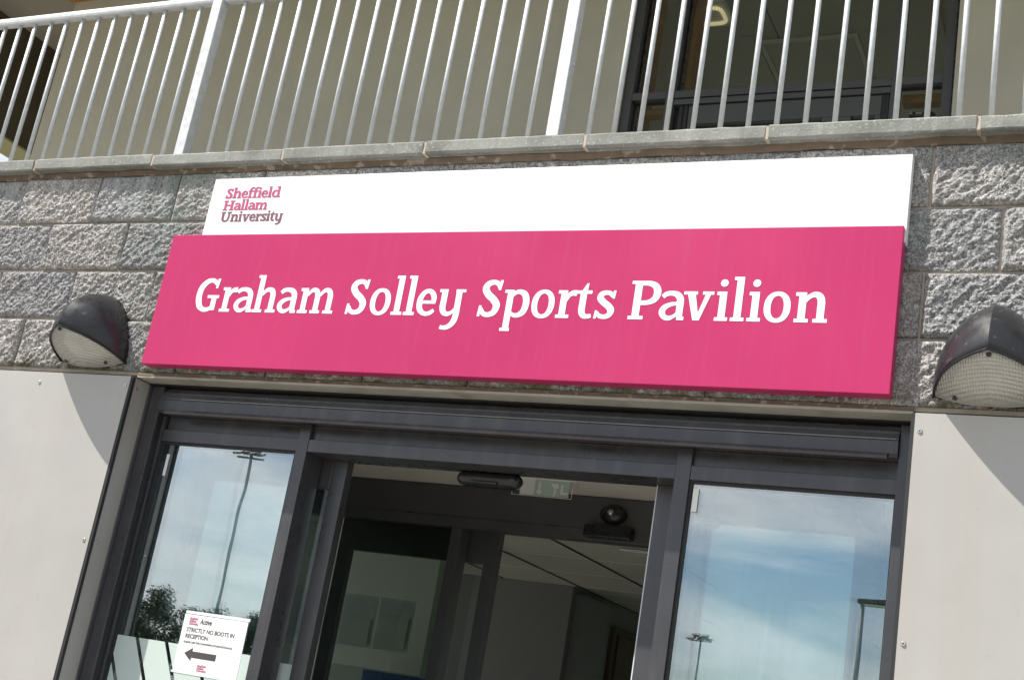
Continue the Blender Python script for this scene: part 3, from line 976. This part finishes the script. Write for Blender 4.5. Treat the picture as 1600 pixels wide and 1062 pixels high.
# white frosted film with slanting gaps near the bottom of the picture
film = thing('window_film', (-3.4, 0.1615, 0.9), 'pale green frosted film panels with slanting gaps on the left sidelight', 'window film')
ztop, zbot = 1.791, 1.05
sl = 0.53
x = -3.88
while x < -3.05:
    pts = [(x, ztop), (x + 0.129, ztop), (x + 0.129 + sl * (ztop - zbot), zbot), (x + sl * (ztop - zbot), zbot)]
    # clip to the pane
    x0, x1 = bays[0][0] + 0.01, bays[0][1] - 0.01
    out = []
    def clip(poly, xc, keep_gt):
        res = []
        for i in range(len(poly)):
            a, b = poly[i], poly[(i + 1) % len(poly)]
            ia, ib = ((a[0] >= xc) == keep_gt), ((b[0] >= xc) == keep_gt)
            if ia: res.append(a)
            if ia != ib:
                t = (xc - a[0]) / (b[0] - a[0])
                res.append((xc, a[1] + t * (b[1] - a[1])))
        return res
    pts = clip(pts, x0, True)
    if len(pts) > 2: pts = clip(pts, x1, False)
    if len(pts) > 2:
        bm = bmesh.new()
        fr = [bm.verts.new((p[0], 0.1580, p[1])) for p in pts]
        bk = [bm.verts.new((p[0], 0.1586, p[1])) for p in pts]
        bm.faces.new(fr)
        bm.faces.new(bk[::-1])
        for i in range(len(pts)): bm.faces.new((fr[i], fr[(i + 1) % len(pts)], bk[(i + 1) % len(pts)], bk[i]))
        link_bm('film_strip', bm, M['film'], film)
    x += 0.147
film2 = thing('window_film', (-3.0, 0.2895, 0.9), 'pale green frosted film on the open left door leaf glass', 'window film')
box('film_strip', -3.2, -2.931, 0.2895, 0.2902, 1.05, 1.785, M['film'], film2)

KN = 0.97473
def nx(x): return x * KN
def nz(z): return 1.65 + (z - 1.65) * KN
# notice
nt_ = thing('door_notice', (nx(-3.322), 0.157, nz(1.69)), 'white paper notice with black arrow taped inside the left sidelight', 'notice')
NY = 0.1570
box('paper', nx(-3.476), nx(-3.166), NY, NY + 0.0008, nz(1.6935), nz(1.915), M['paper'], nt_)
box('sleeve_strip', nx(-3.474), nx(-3.160), NY - 0.0004, NY + 0.0012, nz(1.917), nz(1.929), M['clear_strip'], nt_)
box('sleeve_strip', nx(-3.482), nx(-3.160), NY - 0.0004, NY + 0.0012, nz(1.686), nz(1.6925), M['clear_strip'], nt_)
def text_mesh(name, txt, x, y, z, size, width, m, parent, shear=0.0):
    cu = bpy.data.curves.new('txt', 'FONT')
    cu.body = txt
    cu.size = size
    cu.shear = shear
    cu.extrude = 0.0002
    cu.resolution_u = 3
    cu.offset = size * 0.022
    ob = bpy.data.objects.new('tmp', cu)
    COL.objects.link(ob)
    dg = bpy.context.evaluated_depsgraph_get()
    me = bpy.data.meshes.new_from_object(ob.evaluated_get(dg))
    bpy.data.objects.remove(ob)
    xs = [v.co.x for v in me.vertices]
    k = width / (max(xs) - min(xs))
    me.transform(Matrix.Diagonal((k, 1, 1, 1)))
    me.transform(Matrix.Rotation(math.pi / 2, 4, 'X'))
    me.materials.clear()
    me.materials.append(m)
    return place(name, me, (nx(x), y, nz(z)), parent)
text_mesh('notice_text', 'STRICTLY NO BOOTS IN', -3.452, NY - 0.0005, 1.8485, 0.0225, 0.228, M['print'], nt_)
text_mesh('notice_text', 'RECEPTION', -3.452, NY - 0.0005, 1.8235, 0.0225, 0.108, M['print'], nt_)
text_mesh('notice_text', 'PLEASE USE THE CHANGING ROOM ENTRANCE', -3.454, NY - 0.0005, 1.8045, 0.0105, 0.232, M['print'], nt_)
text_mesh('notice_text', 'Active', -3.394, NY - 0.0005, 1.883, 0.028, 0.056, M['print'], nt_, 0.15)
logo(nt_, nx(-3.448), NY - 0.0005, [('Sheffield', M['logo_pink'], nz(1.8955), 0.040), ('Hallam', M['logo_pink'], nz(1.8855), 0.034), ('University', M['logo_pink'], nz(1.8755), 0.045)], 0.058, 3, 0.0004)
logo(nt_, nx(-3.362), NY - 0.0005, [('Sheffield', M['logo_pink'], nz(1.7205), 0.042), ('Hallam', M['logo_pink'], nz(1.7115), 0.034), ('University', M['logo_pink'], nz(1.7025), 0.046)], 0.052, 3, 0.0004)
ar = [(-3.438, 1.765), (-3.400, 1.789), (-3.400, 1.7755), (-3.282, 1.7755), (-3.282, 1.7505), (-3.400, 1.7505), (-3.400, 1.737)]
bm = bmesh.new()
f1 = [bm.verts.new((nx(x), NY - 0.0006, nz(z))) for x, z in ar]
f2 = [bm.verts.new((nx(x), NY - 0.0002, nz(z))) for x, z in ar]
bm.faces.new(f1)
bm.faces.new(f2[::-1])
for i in range(7): bm.faces.new((f1[i], f1[(i + 1) % 7], f2[(i + 1) % 7], f2[i]))
link_bm('arrow', bm, M['print'], nt_)

# motion sensor under the door head
def capsule(name, x0, x1, yc, zc, ry, rz, m, parent, n=20):
    bm = bmesh.new()
    rings = []
    r = max(ry, rz)
    sec = []
    for k in range(9): 
        a = math.pi / 2 * k / 8
        sec.append((x0 + r - r * math.cos(a), math.sin(a)))
    for k in range(9):
        a = math.pi / 2 * (1 - k / 8)
        sec.append((x1 - r + r * math.cos(a), math.sin(a)))
    for x, s in sec:
        s = max(s, 0.02)
        rings.append([bm.verts.new((x, yc + ry * s * math.cos(t), zc + rz * s * math.sin(t))) for t in [2 * math.pi * i / n for i in range(n)]])
    for a, b in zip(rings[:-1], rings[1:]):
        for i in range(n):
            bm.faces.new((a[i], a[(i + 1) % n], b[(i + 1) % n], b[i])).smooth = True
    bm.faces.new(rings[0][::-1])
    bm.faces.new(rings[-1])
    return link_bm(name, bm, m, parent)
sen = thing('motion_sensor', (-2.25, 0.31, 2.54), 'rounded charcoal motion sensor fixed under the entrance door head', 'motion sensor')
capsule('housing', -2.394, -2.122, 0.318, 2.562, 0.034, 0.028, M['hood'], sen)
box('mount', -2.36, -2.15, 0.31, 0.334, 2.5855, 2.5875, M['plastic_black'], sen)
box('lens_window', -2.32, -2.21, 0.281, 0.293, 2.540, 2.548, M['plastic_black'], sen, 0.001)
for sx in (-2.34, -2.175): tube('screw', (sx, 0.325, 2.575), (sx, 0.325, 2.5872), 0.004, M['steel'], sen, n=8)

# ------------------------------------------------------------------ lobby and reception (seen through the open door)
structure(box('lobby_floor', -9, 3.0, 0.33, 12, -0.1, 0.004, M['floor']))
lobc = structure(box('lobby_ceiling', -9, 3, 0.345, 12, 2.83, 2.925, M['wallgrey']))
CZ_ = 2.790
tx, ty = 0.62, 0.676
xg0, yg0 = -3.757 - tx * 6, 3.58 - ty * 4
for i in range(13):
    for j in range(13):
        x0, y0 = xg0 + i * tx, yg0 + j * ty
        y1 = y0 + ty
        if y1 < 0.4: continue
        y0 = max(y0, 0.35)
        if y0 < 1.6 < y1: continue
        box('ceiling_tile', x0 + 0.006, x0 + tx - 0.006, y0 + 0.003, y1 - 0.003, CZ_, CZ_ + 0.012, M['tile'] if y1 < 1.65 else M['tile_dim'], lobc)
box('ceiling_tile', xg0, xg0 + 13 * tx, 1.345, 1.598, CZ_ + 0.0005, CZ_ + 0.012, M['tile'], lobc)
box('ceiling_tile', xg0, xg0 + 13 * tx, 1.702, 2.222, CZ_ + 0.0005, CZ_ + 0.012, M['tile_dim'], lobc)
for j in range(14):
    y = yg0 + j * ty
    if y > 2.3: box('grid_bar', xg0, xg0 + 13 * tx, y - 0.009, y + 0.009, CZ_ - 0.002, CZ_ - 0.0003, M['grid'], lobc)
for i in range(14):
    x = xg0 + i * tx
    box('shadow_gap', x - 0.010, x + 0.010, 2.2, 12, CZ_ - 0.0045, CZ_ - 0.0025, M['gridblack'], lobc)
vent = thing('ceiling_vent', (-2.6, 3.05, CZ_ - 0.03), 'small white vent in the reception ceiling', 'ceiling vent')
box('vent_box', -2.74, -2.2, 2.99, 3.14, CZ_ - 0.022, CZ_ - 0.006, M['exit_white'], vent, 0.002)

structure(box('lobby_wall_left', -4.15, -4.05, 0.33, 1.55, 0.0, 2.829, M['wallgrey']))
structure(box('lobby_wall_right', -0.55, -0.45, 0.33, 9.0, 0.0, 2.829, M['wallwhite']))
structure(box('reception_wall_left', -6.0, -5.9, 5.2, 9.0, 0.0, 2.829, M['wallwhite']))  # shortened: front stretch left open, added so skylight reaches the room
# side and far walls; far one stops short, an added opening for skylight
structure(box('reception_wall_side', -5.4, -3.98, 3.2, 3.3, 0.0, 2.785, M['wallwhite']))
fw = structure(box('reception_wall_back', -6.0, -3.3, 9.0, 9.1, 0.0, 2.829, M['wallwhite']))
part = thing('partition', (-4.3, 5.0, 0), 'grey painted partition box standing inside the reception', 'partition')
box('panel', -5.8, -3.80, 4.93, 7.4, 0.0, 2.786, M['wallgrey'], part, 0.003)
box('pilaster', -3.7995, -3.73, 5.0, 5.6, 0.0, 2.74, M['wallgrey'], part, 0.003)
dw = thing('dark_cupboard', (-3.9, 6.5, 0), 'dark tall cupboard wall deep inside the reception', 'cupboard')
box('carcass', -3.9, -3.70, 5.62, 8.9, 0.0, 2.60, M['dark_board'], dw, 0.004)
box('door', -3.6995, -3.685, 5.7, 8.8, 0.05, 2.55, M['dark_board'], dw, 0.004)
wc = thing('white_wall_panel', (-1.6, 2.2, 0), 'white tall panels standing behind the right door leaf', 'panel')
box('panel', -1.90, -1.79, 2.2, 2.25, 0.0, 2.66, M['wallwhite'], wc, 0.003)
box('panel', -1.56, -1.38, 2.2, 2.25, 0.0, 2.47, M['wallwhite'], wc, 0.003)
box('panel', -1.36, -1.27, 2.45, 2.5, 0.0, 2.44, M['wallwhite'], wc, 0.003)

# inner door screen
INS = thing('inner_screen', (-2.25, 1.6, 0), 'dark inner lobby screen with header band behind the open entrance', 'door frame')
y0, y1 = 1.600, 1.690
box('header', -4.045, -0.555, y0, y1, 2.585, 2.7895, FI, INS, 0.003)
box('header_line', -4.045, -0.555, y0 - 0.002, y0 - 0.0003, 2.634, 2.6365, M['frame'], INS)
box('jamb', -4.045, -3.97, y0, y1, 0.0, 2.5845, FI, INS, 0.003)
box('jamb', -0.63, -0.555, y0, y1, 0.0, 2.5845, FI, INS, 0.003)
box('mullion', -3.075, -3.018, y0 - 0.001, y1, 0.0, 2.5845, FI, INS, 0.003)
box('mullion', -1.48, -1.42, y0 - 0.001, y1, 0.0, 2.5845, FI, INS, 0.003)
for a, b in ((-3.9695, -3.0755), (-1.4195, -0.6305)):
    box('glass_pane', a, b, 1.64, 1.6405, 0.02, 2.58, M['glass_in'], INS)
def inner_leaf(x0, x1, label):
    t = thing('inner_door_leaf', ((x0 + x1) / 2, 1.73, 0.02), label, 'sliding door', 'inner sliding door leaves')
    a, b = 1.73, 1.775
    box('stile', x0, x0 + 0.07, a, b, 0.02, 2.70, FI, t, 0.003)
    box('stile', x1 - 0.07, x1, a, b, 0.02, 2.70, FI, t, 0.003)
    box('rail', x0 + 0.0705, x1 - 0.0705, a, b, 2.44, 2.70, FI, t, 0.003)
    box('rail', x0 + 0.0705, x1 - 0.0705, a, b, 0.02, 0.14, FI, t, 0.003)
    box('glass_pane', x0 + 0.07, x1 - 0.07, 1.75, 1.7505, 0.14, 2.44, M['glass_in'], t)
inner_leaf(-3.78, -2.87, 'dark framed inner sliding leaf parked behind the left inner sidelight')
inner_leaf(-1.62, -0.72, 'dark framed inner sliding leaf parked behind the right inner sidelight')

# exit sign hanging in the lobby
ex = thing('exit_sign', (-2.49, 1.3, 2.72), 'pale green hanging exit sign with arrow and running figure', 'exit sign')
EX0, EX1, EZ0, EZ1 = -2.60, -2.36, 2.712, 2.787
box('plate', EX0, EX1, 1.298, 1.304, EZ0, EZ1, M['exit_green'], ex, 0.001)
box('plate_margin', EX0 - 0.0, EX0 + 0.07, 1.2965, 1.2977, EZ0, EZ1 - 0.001, M['exit_white'], ex)
box('ceiling_base', EX0 - 0.03, EX1 + 0.03, 1.29, 1.33, 2.7855, 2.7893, M['grid'], ex)
bm = bmesh.new()
for a, b in (((EX0 - 0.035, 2.722), (EX0 - 0.035, 2.708)), ((EX0 - 0.035, 2.708), (EX1 + 0.02, 2.706)), ((EX1 + 0.02, 2.706), (EX1 + 0.02, 2.785))):
    bm_tube(bm, (a[0], 1.29, a[1]), (b[0], 1.29, b[1]), 0.0016, n=6)
link_bm('wire_frame', bm, M['exit_white'], ex)
def flat_poly(name, pts, y, m, parent, th=0.0008):
    bm = bmesh.new()
    a = [bm.verts.new((x, y, z)) for x, z in pts]
    b = [bm.verts.new((x, y + th, z)) for x, z in pts]
    bm.faces.new(a)
    bm.faces.new(b[::-1])
    for i in range(len(pts)): bm.faces.new((a[i], a[(i + 1) % len(pts)], b[(i + 1) % len(pts)], b[i]))
    return link_bm(name, bm, m, parent)
ax = -2.505
flat_poly('arrow', [(ax - 0.006, 2.778), (ax + 0.006, 2.778), (ax + 0.006, 2.735), (ax + 0.016, 2.735), (ax, 2.714), (ax - 0.016, 2.735), (ax - 0.006, 2.735)], 1.2965, M['exit_white'], ex)
bx_ = -2.43
flat_poly('running_figure', [(bx_ - 0.018, 2.772), (bx_ + 0.016, 2.772), (bx_ + 0.020, 2.755), (bx_ + 0.006, 2.748), (bx_ + 0.010, 2.734), (bx_ + 0.002, 2.712), (bx_ - 0.006, 2.714), (bx_ - 0.002, 2.735), (bx_ - 0.004, 2.752), (bx_ - 0.018, 2.762)], 1.2965, M['exit_white'], ex)
flat_poly('door_mark', [(bx_ + 0.030, 2.770), (bx_ + 0.040, 2.770), (bx_ + 0.040, 2.734), (bx_ + 0.066, 2.734), (bx_ + 0.066, 2.724), (bx_ + 0.030, 2.724)], 1.2965, M['exit_white'], ex)

# dome detector and dark sensor box on the inner header
dm = thing('dome_camera', (-2.248, 1.6, 2.71), 'small black dome camera on the inner header band', 'camera')
bm = bmesh.new()
bmesh.ops.create_uvsphere(bm, u_segments=24, v_segments=14, radius=0.062)
bmesh.ops.scale(bm, vec=(1.08, 0.55, 0.72), verts=bm.verts)
bmesh.ops.translate(bm, vec=(-2.248, 1.585, 2.708), verts=bm.verts)
link_bm('dome', bm, M['plastic_black'], dm, True)
bm = bmesh.new()
bmesh.ops.create_uvsphere(bm, u_segments=16, v_segments=10, radius=0.016)
bmesh.ops.translate(bm, vec=(-2.25, 1.556, 2.712), verts=bm.verts)
link_bm('eye', bm, M['steel'], dm, True)
sb = box('sensor_box', -2.368, -2.138, 1.545, 1.5985, 2.594, 2.650, M['plastic_black'], None, 0.006)
tag(sb, 'flat black sensor box below the dome camera', 'sensor')

# vending cabinet glimpsed low down in the lobby beyond the inner glass
vc = thing('display_cabinet', (-3.7, 2.5, 0), 'pale cabinet with a blue front panel glimpsed behind the left inner glass', 'cabinet')
box('carcass', -4.25, -3.45, 2.5, 3.1, 0.0, 1.90, M['wallwhite'], vc, 0.01)
box('front_panel', -3.95, -3.52, 2.485, 2.4995, 0.3, 1.89, M['blue'], vc, 0.005)
# row of leaflet holders on the reception wall
for k in range(4):
    x0 = -4.55 + k * 0.235
    lh = thing('leaflet_holder', (x0, 2.35, 2.0), ('leftmost', 'second', 'third', 'rightmost')[k] + ' clear leaflet holder in the row behind the left inner glass', 'leaflet holder', 'leaflet holders in the reception')
    box('back', x0, x0 + 0.22, 2.36, 2.365, 2.0, 2.28, M['clear_strip'], lh, 0.001)
    box('leaflet', x0 + 0.02, x0 + 0.20, 2.352, 2.357, 2.02, 2.15 + 0.03 * (k % 2), M['wallwhite'], lh, 0.001)

# ------------------------------------------------------------------ balcony railing
RY = 0.06
rail = thing('balcony_railing', (-2.1, RY, 3.80), 'galvanised steel balcony railing with vertical bars on the coping', 'railing')
posts = [-5.705, -3.905, -2.102, -0.300]
for px in posts:
    p = box('post', px - 0.026, px + 0.026, RY - 0.032, RY + 0.018, 3.795, 4.662, M['galv'], rail, 0.0035)
    for zz in (4.165,):
        tube('bolt', (px + 0.0262, RY - 0.006, zz), (px + 0.034, RY - 0.006, zz), 0.007, M['galv'], p, n=8)
        tube('bolt', (px - 0.034, RY - 0.006, zz), (px - 0.0262, RY - 0.006, zz), 0.006, M['galv'], p, n=8)
for a, b in zip(posts[:-1], posts[1:]):
    box('top_rail', a + 0.0265, b - 0.0265, RY - 0.026, RY + 0.020, 4.614, 4.652, M['galv'], rail, 0.012)
    nb = 16
    x0, x1 = a + 0.137, b - 0.119
    for k in range(nb):
        x = x0 + (x1 - x0) * k / (nb - 1)
        tube('bar', (x, RY, 3.797), (x + random.uniform(-0.002, 0.002), RY, 4.6145), 0.0098, M['galv'], rail, n=10)
a = posts[-1]
box('top_rail', a + 0.0265, a + 1.6, RY - 0.026, RY + 0.020, 4.614, 4.652, M['galv'], rail, 0.012)
for k in range(3): tube('bar', (a + 0.137 + 0.103 * k, RY, 3.797), (a + 0.137 + 0.103 * k, RY, 4.6145), 0.0098, M['galv'], rail, n=10)

# ------------------------------------------------------------------ balcony: floor, rear wall, roof
BY = 2.20
structure(box('balcony_floor', -9, 3, 0.33, BY, 3.0705, 3.10, M['floor']))
bw = thing('balcony_wall', (-4, BY, 3.1), 'smooth beige rendered wall at the back of the balcony', 'wall')
box('render_panel', -7.32, -2.83, BY, BY + 0.25, 3.10, 6.395, M['render'], bw)
box('render_panel', -0.985, 2.5, BY, BY + 0.25, 3.10, 6.395, M['render'], bw)
box('end_face', -7.32, -7.281, BY + 0.2505, 6.0, 3.10, 6.395, M['render'], bw)
roof = thing('roof', (-3.5, 1.0, 6.4), 'overhanging roof with boarded soffit and an orange timber beam above the balcony', 'roof')
box('soffit', -8.42, 3.5, -0.45, 5.5, 6.40, 6.46, M['soffit'], roof)
box('deck', -9.0, 3.5, -0.5, 5.5, 6.465, 6.6, M['dark_board'], roof)
box('end_beam', -8.53, -8.25, -0.45, 5.5, 5.495, 6.395, M['dark_board'], roof)  # deep shade on the side face put into the dark colour
box('beam_underside', -8.532, -8.248, -0.45, 5.5, 5.478, 5.4945, M['bounce_lit'], roof)  # same beam, underside coloured paler for ground bounce
bm = bmesh.new()
bm_box(bm, -7.36, -7.09, -0.4, BY - 0.002, 6.30, 6.398, 0.004)
link_bm('timber_beam', bm, M['timber'], roof)

# upper room behind the glazed doors
ur = structure(box('upper_ceiling', -3.3, -0.4, BY + 0.08, 6.5, 6.0, 6.1, M['render']))
box('ceiling_board', -2.44, -2.30, 2.9, 6.4, 5.985, 5.9995, M['render'], ur)
box('ceiling_board', -1.32, -1.18, BY + 0.1, 6.4, 5.97, 5.9995, M['render'], ur, 0.003)
box('ceiling_joint', -2.16, -2.154, BY + 0.1, 6.4, 5.998, 5.9995, M['gridblack'], ur)
structure(box('upper_wall_left', -3.3, -3.22, BY + 0.26, 6.5, 3.1, 5.999, M['render']))
structure(box('upper_wall_right', -0.5, -0.42, BY + 0.26, 6.5, 3.1, 5.999, M['render']))
structure(box('upper_floor', -3.3, -0.4, BY + 0.05, 6.5, 3.02, 3.101, M['floor']))
hat = thing('ceiling_hatch', (-2.0, 3.2, 5.98), 'square access hatch in the ceiling of the upper room', 'hatch')
hx0, hx1, hy0, hy1 = -2.26, -1.71, 2.98, 3.62
for nm, q in (('frame_bar', (hx0, hx1, hy0 - 0.03, hy0)), ('frame_bar', (hx0, hx1, hy1, hy1 + 0.03)), ('frame_bar', (hx0 - 0.03, hx0 - 0.0005, hy0 - 0.03, hy1 + 0.03)), ('frame_bar', (hx1 + 0.0005, hx1 + 0.03, hy0 - 0.03, hy1 + 0.03))):
    box(nm, *q, 5.984, 5.9975, M['tile'], hat, 0.002)
box('hatch_door', hx0 + 0.004, hx1 - 0.004, hy0 + 0.004, hy1 - 0.004, 5.990, 5.9975, M['render'], hat)
tube('hatch_lock', (-1.98, 3.03, 5.99), (-1.98, 3.03, 5.984), 0.008, M['plastic_black'], hat, n=10)
ul = thing('ceiling_lamp', (-2.49, 2.58, 5.95), 'square glowing ceiling lamp inside the upper room', 'ceiling lamp')
box('base', -2.60, -2.36, 2.44, 2.72, 5.965, 5.9965, M['reflector'], ul, 0.015)
bm = bmesh.new()
ring = []
for k in range(24):
    q = 2 * math.pi * k / 24
    ring.append((-2.48 + 0.08 * math.copysign(abs(math.cos(q)) ** 0.5, math.cos(q)), 2.58 + 0.085 * math.copysign(abs(math.sin(q)) ** 0.5, math.sin(q))))
for i in range(24):
    a, b = ring[i], ring[(i + 1) % 24]
    bm_tube(bm, (a[0], a[1], 5.958), (b[0], b[1], 5.958), 0.011, n=8)
link_bm('lit_tube', bm, M['lamp_glow'], ul)

# glazed doors onto the balcony
UD = thing('balcony_door_screen', (-1.9, BY, 3.1), 'dark framed glazed double door with sidelights at the back of the balcony', 'door frame')
ya, yb = BY + 0.06, BY + 0.14
zt = 6.39
for x0, x1 in ((-2.825, -2.772), (-2.565, -2.515), (-1.312, -1.268), (-1.052, -1.000)):
    box('post', x0, x1, ya, yb, 3.102, zt, FI, UD, 0.003)
box('frame_edge', -2.771, -2.752, ya + 0.05, yb + 0.10, 3.102, zt, M['plastic_black'], UD)
box('frame_edge', -2.5145, -2.4995, ya + 0.05, yb + 0.10, 3.102, zt, M['plastic_black'], UD)
box('frame_edge', -0.9995, -0.9855, ya - 0.03, yb, 3.102, zt, M['plastic_black'], UD)
box('timber_lining', -2.7515, -2.722, yb + 0.02, yb + 0.12, 3.102, 5.99, M['timber'], UD)
box('timber_lining', -2.4990, -2.472, yb + 0.02, yb + 0.12, 5.30, 5.99, M['timber'], UD)
for x0, x1 in ((-2.7715, -2.5655), (-2.5145, -1.3125), (-1.2675, -1.0525)):
    box('transom', x0, x1, ya + 0.002, yb, 5.240, 5.285, FI, UD, 0.003)
box('transom', -2.5145, -1.3125, ya + 0.004, yb, 5.198, 5.232, FI, UD, 0.003)
box('timber_lining', -2.72, -2.566, yb + 0.03, yb + 0.1, 5.20, 5.236, M['timber'], UD)
box('timber_lining', -1.2675, -1.0525, yb + 0.03, yb + 0.1, 5.19, 5.236, M['timber'], UD)
for x0, x1 in ((-2.7515, -2.566), (-2.499, -1.313), (-1.267, -1.053)):
    box('glass_pane', x0, x1, ya + 0.04, ya + 0.0405, 5.286, 6.38, M['glass_up'], UD)
for x0, x1 in ((-2.7515, -2.566), (-1.267, -1.053)):
    box('glass_pane', x0, x1, ya + 0.04, ya + 0.0405, 3.11, 5.24, M['glass_up'], UD)
def up_leaf(x0, x1, gl, gr):
    box('door_rail', x0, x1, ya + 0.012, yb - 0.01, 5.075, 5.19, FI, UD, 0.003)
    box('door_stile', x0, gl, ya + 0.0125, yb - 0.01, 3.11, 5.0745, FI, UD, 0.003)
    box('door_stile', gr, x1, ya + 0.0125, yb - 0.01, 3.11, 5.0745, FI, UD, 0.003)
    box('glass_pane', gl, gr, ya + 0.04, ya + 0.0405, 3.12, 5.0745, M['glass_up'], UD)
up_leaf(-2.42, -1.602, -2.395, -1.662)
up_leaf(-1.598, -1.355, -1.51, -1.385)
for hx in (-2.47, -2.44, -1.345, -1.325):
    tube('hinge_tube', (hx, ya + 0.03, 3.11), (hx, ya + 0.03, 5.195), 0.014, FI, UD, n=10)
sp_ = thing('door_closer', (-1.16, BY + 0.3, 5.15), 'small dark round fitting with white marks behind the right upper sidelight', 'fitting')
capsule('body', -1.245, -1.105, BY + 0.26, 5.152, 0.03, 0.026, M['plastic_black'], sp_)
for k, (a, b, c_) in enumerate(((-1.235, -1.222, 0.022), (-1.205, -1.172, 0.012), (-1.155, -1.143, 0.020))):
    box('white_mark', a, b, BY + 0.226, BY + 0.2285, 5.150, 5.150 + c_, M['exit_white'], sp_)

# ------------------------------------------------------------------ what stands across the forecourt (seen in the glass)
def tree(x, y, h, seed, label, slim):
    rnd = random.Random(seed)
    t = thing('tree', (x, y, 0), label, 'tree', 'trees across the pitch')
    bm = bmesh.new()
    bm_tube(bm, (x, y, -0.1), (x + 0.1, y, h * 0.45), 0.02 * h + 0.03, 0.012 * h, 8)
    bm_tube(bm, (x + 0.1, y, h * 0.45), (x, y + 0.1, h * 0.92), 0.012 * h, 0.02, 8)
    for k in range(7):
        a = rnd.uniform(0, 6.28)
        z0 = h * rnd.uniform(0.25, 0.7)
        bm_tube(bm, (x + 0.05, y, z0), (x + math.cos(a) * h * 0.22 * slim, y + math.sin(a) * h * 0.22 * slim, z0 + h * 0.16), 0.008 * h, 0.01, 6)
    link_bm('trunk', bm, M['bark'], t)
    vs, fs = [], []
    clumps = [(rnd.uniform(0, 6.28), rnd.uniform(0.1, 1.0), rnd.uniform(0.08, 0.97)) for _ in range(52)]
    for a, rr, zz in clumps:
        R = h * 0.33 * slim * math.sin(math.pi * min(1, zz * 0.85 + 0.12)) ** 0.8
        c = Vector((x + math.cos(a) * rr * R, y + math.sin(a) * rr * R, zz * h))
        cr = h * 0.10 * rnd.uniform(0.6, 1.3)
        for _ in range(150):
            d = Vector((rnd.gauss(0, 1), rnd.gauss(0, 1), rnd.gauss(0, 0.8)))
            p = c + d.normalized() * cr * rnd.uniform(0.3, 1.0)
            s = h * rnd.uniform(0.008, 0.017)
            u = Vector((rnd.gauss(0, 1), rnd.gauss(0, 1), rnd.gauss(0, 1))).normalized()
            v = u.orthogonal().normalized()
            b0 = len(vs)
            vs += [p + u * s, p + v * s * 0.6, p - u * s, p - v * s * 0.6]
            fs.append((b0, b0 + 1, b0 + 2, b0 + 3))
    me = bpy.data.meshes.new('crown')
    off = wloc(t)
    me.from_pydata([v - off for v in vs], [], fs)
    me.materials.append(M['leaf'])
    o = bpy.data.objects.new('crown', me)
    o.parent = t
    COL.objects.link(o)
rt = random.Random(3)
ordinal = ['first', 'second', 'third', 'fourth', 'fifth', 'sixth', 'seventh', 'eighth', 'ninth', 'tenth', 'eleventh']
for k in range(11):
    u = k / 10
    px, py = -66.5 + 15.5 * u, -64.8 - 11 * u
    sl_ = (1.0, 1.3, 1.5, 1.35, 1.15, 1.5)[k % 6]
    hh = 7.3 * rt.uniform(0.86, 1.06)
    tree(px + rt.uniform(-0.6, 0.6), py + rt.uniform(-3, 3), hh, 100 + k,
         '%s leafy tree from the left in the tree line mirrored in the left sidelight' % ordinal[k], sl_)

def floodlight(x, y, h, label, hd=1.0):
    t = thing('floodlight_mast', (x, y, 0), label, 'floodlight mast', 'floodlight masts around the pitch')
    bm = bmesh.new()
    bm_tube(bm, (x, y, -0.1), (x, y, h), 0.16 * hd, 0.085 * hd, 12)
    link_bm('mast', bm, M['mast'], t)
    box('crossarm', x - 1.1 * hd, x + 1.1 * hd, y - 0.05, y + 0.05, h - 0.55, h - 0.43, M['mast'], t)
    box('crossarm', x - 0.7 * hd, x + 0.7 * hd, y - 0.05, y + 0.05, h - 0.02, h + 0.10, M['mast'], t)
    for dx, dz in ((-0.85, -0.35), (0.05, -0.35), (0.85, -0.35), (-0.45, 0.16), (0.45, 0.16)):
        bm = bmesh.new()
        bm_box(bm, -0.34 * hd, 0.34 * hd, -0.28 * hd, 0.28 * hd, -0.06, 0.10, 0.03)
        bmesh.ops.rotate(bm, cent=(0, 0, 0), matrix=Matrix.Rotation(math.radians(-22), 3, 'X'), verts=bm.verts)
        bmesh.ops.translate(bm, vec=(x + dx * hd, y + 0.25, h + dz + 0.1), verts=bm.verts)
        link_bm('floodlight_head', bm, M['mast'], t)
floodlight(-54.9, -67.3, 17.2, 'tall dark floodlight mast mirrored in the left sidelight')
floodlight(-56.5, -177, 19.5, 'far floodlight mast mirrored low in the right sidelight', 1.5)

lp = thing('street_lamp', (-5.33, -23.3, 0), 'slim dark street lamp with flat head mirrored in the right sidelight', 'street lamp')
tube('post', (-5.33, -23.3, -0.05), (-5.33, -23.3, 5.42), 0.06, M['mast'], lp, 0.045)
bm = bmesh.new()
bm_box(bm, -5.42, -4.68, -23.48, -23.12, 5.42, 5.52, 0.03)
bmesh.ops.rotate(bm, cent=(-5.33, -23.3, 5.45), matrix=Matrix.Rotation(math.radians(-3), 3, 'Y'), verts=bm.verts)
link_bm('lamp_head', bm, M['mast'], lp)
box('lamp_panel', -5.30, -4.76, -23.42, -23.18, 5.395, 5.4185, M['exit_white'], lp)
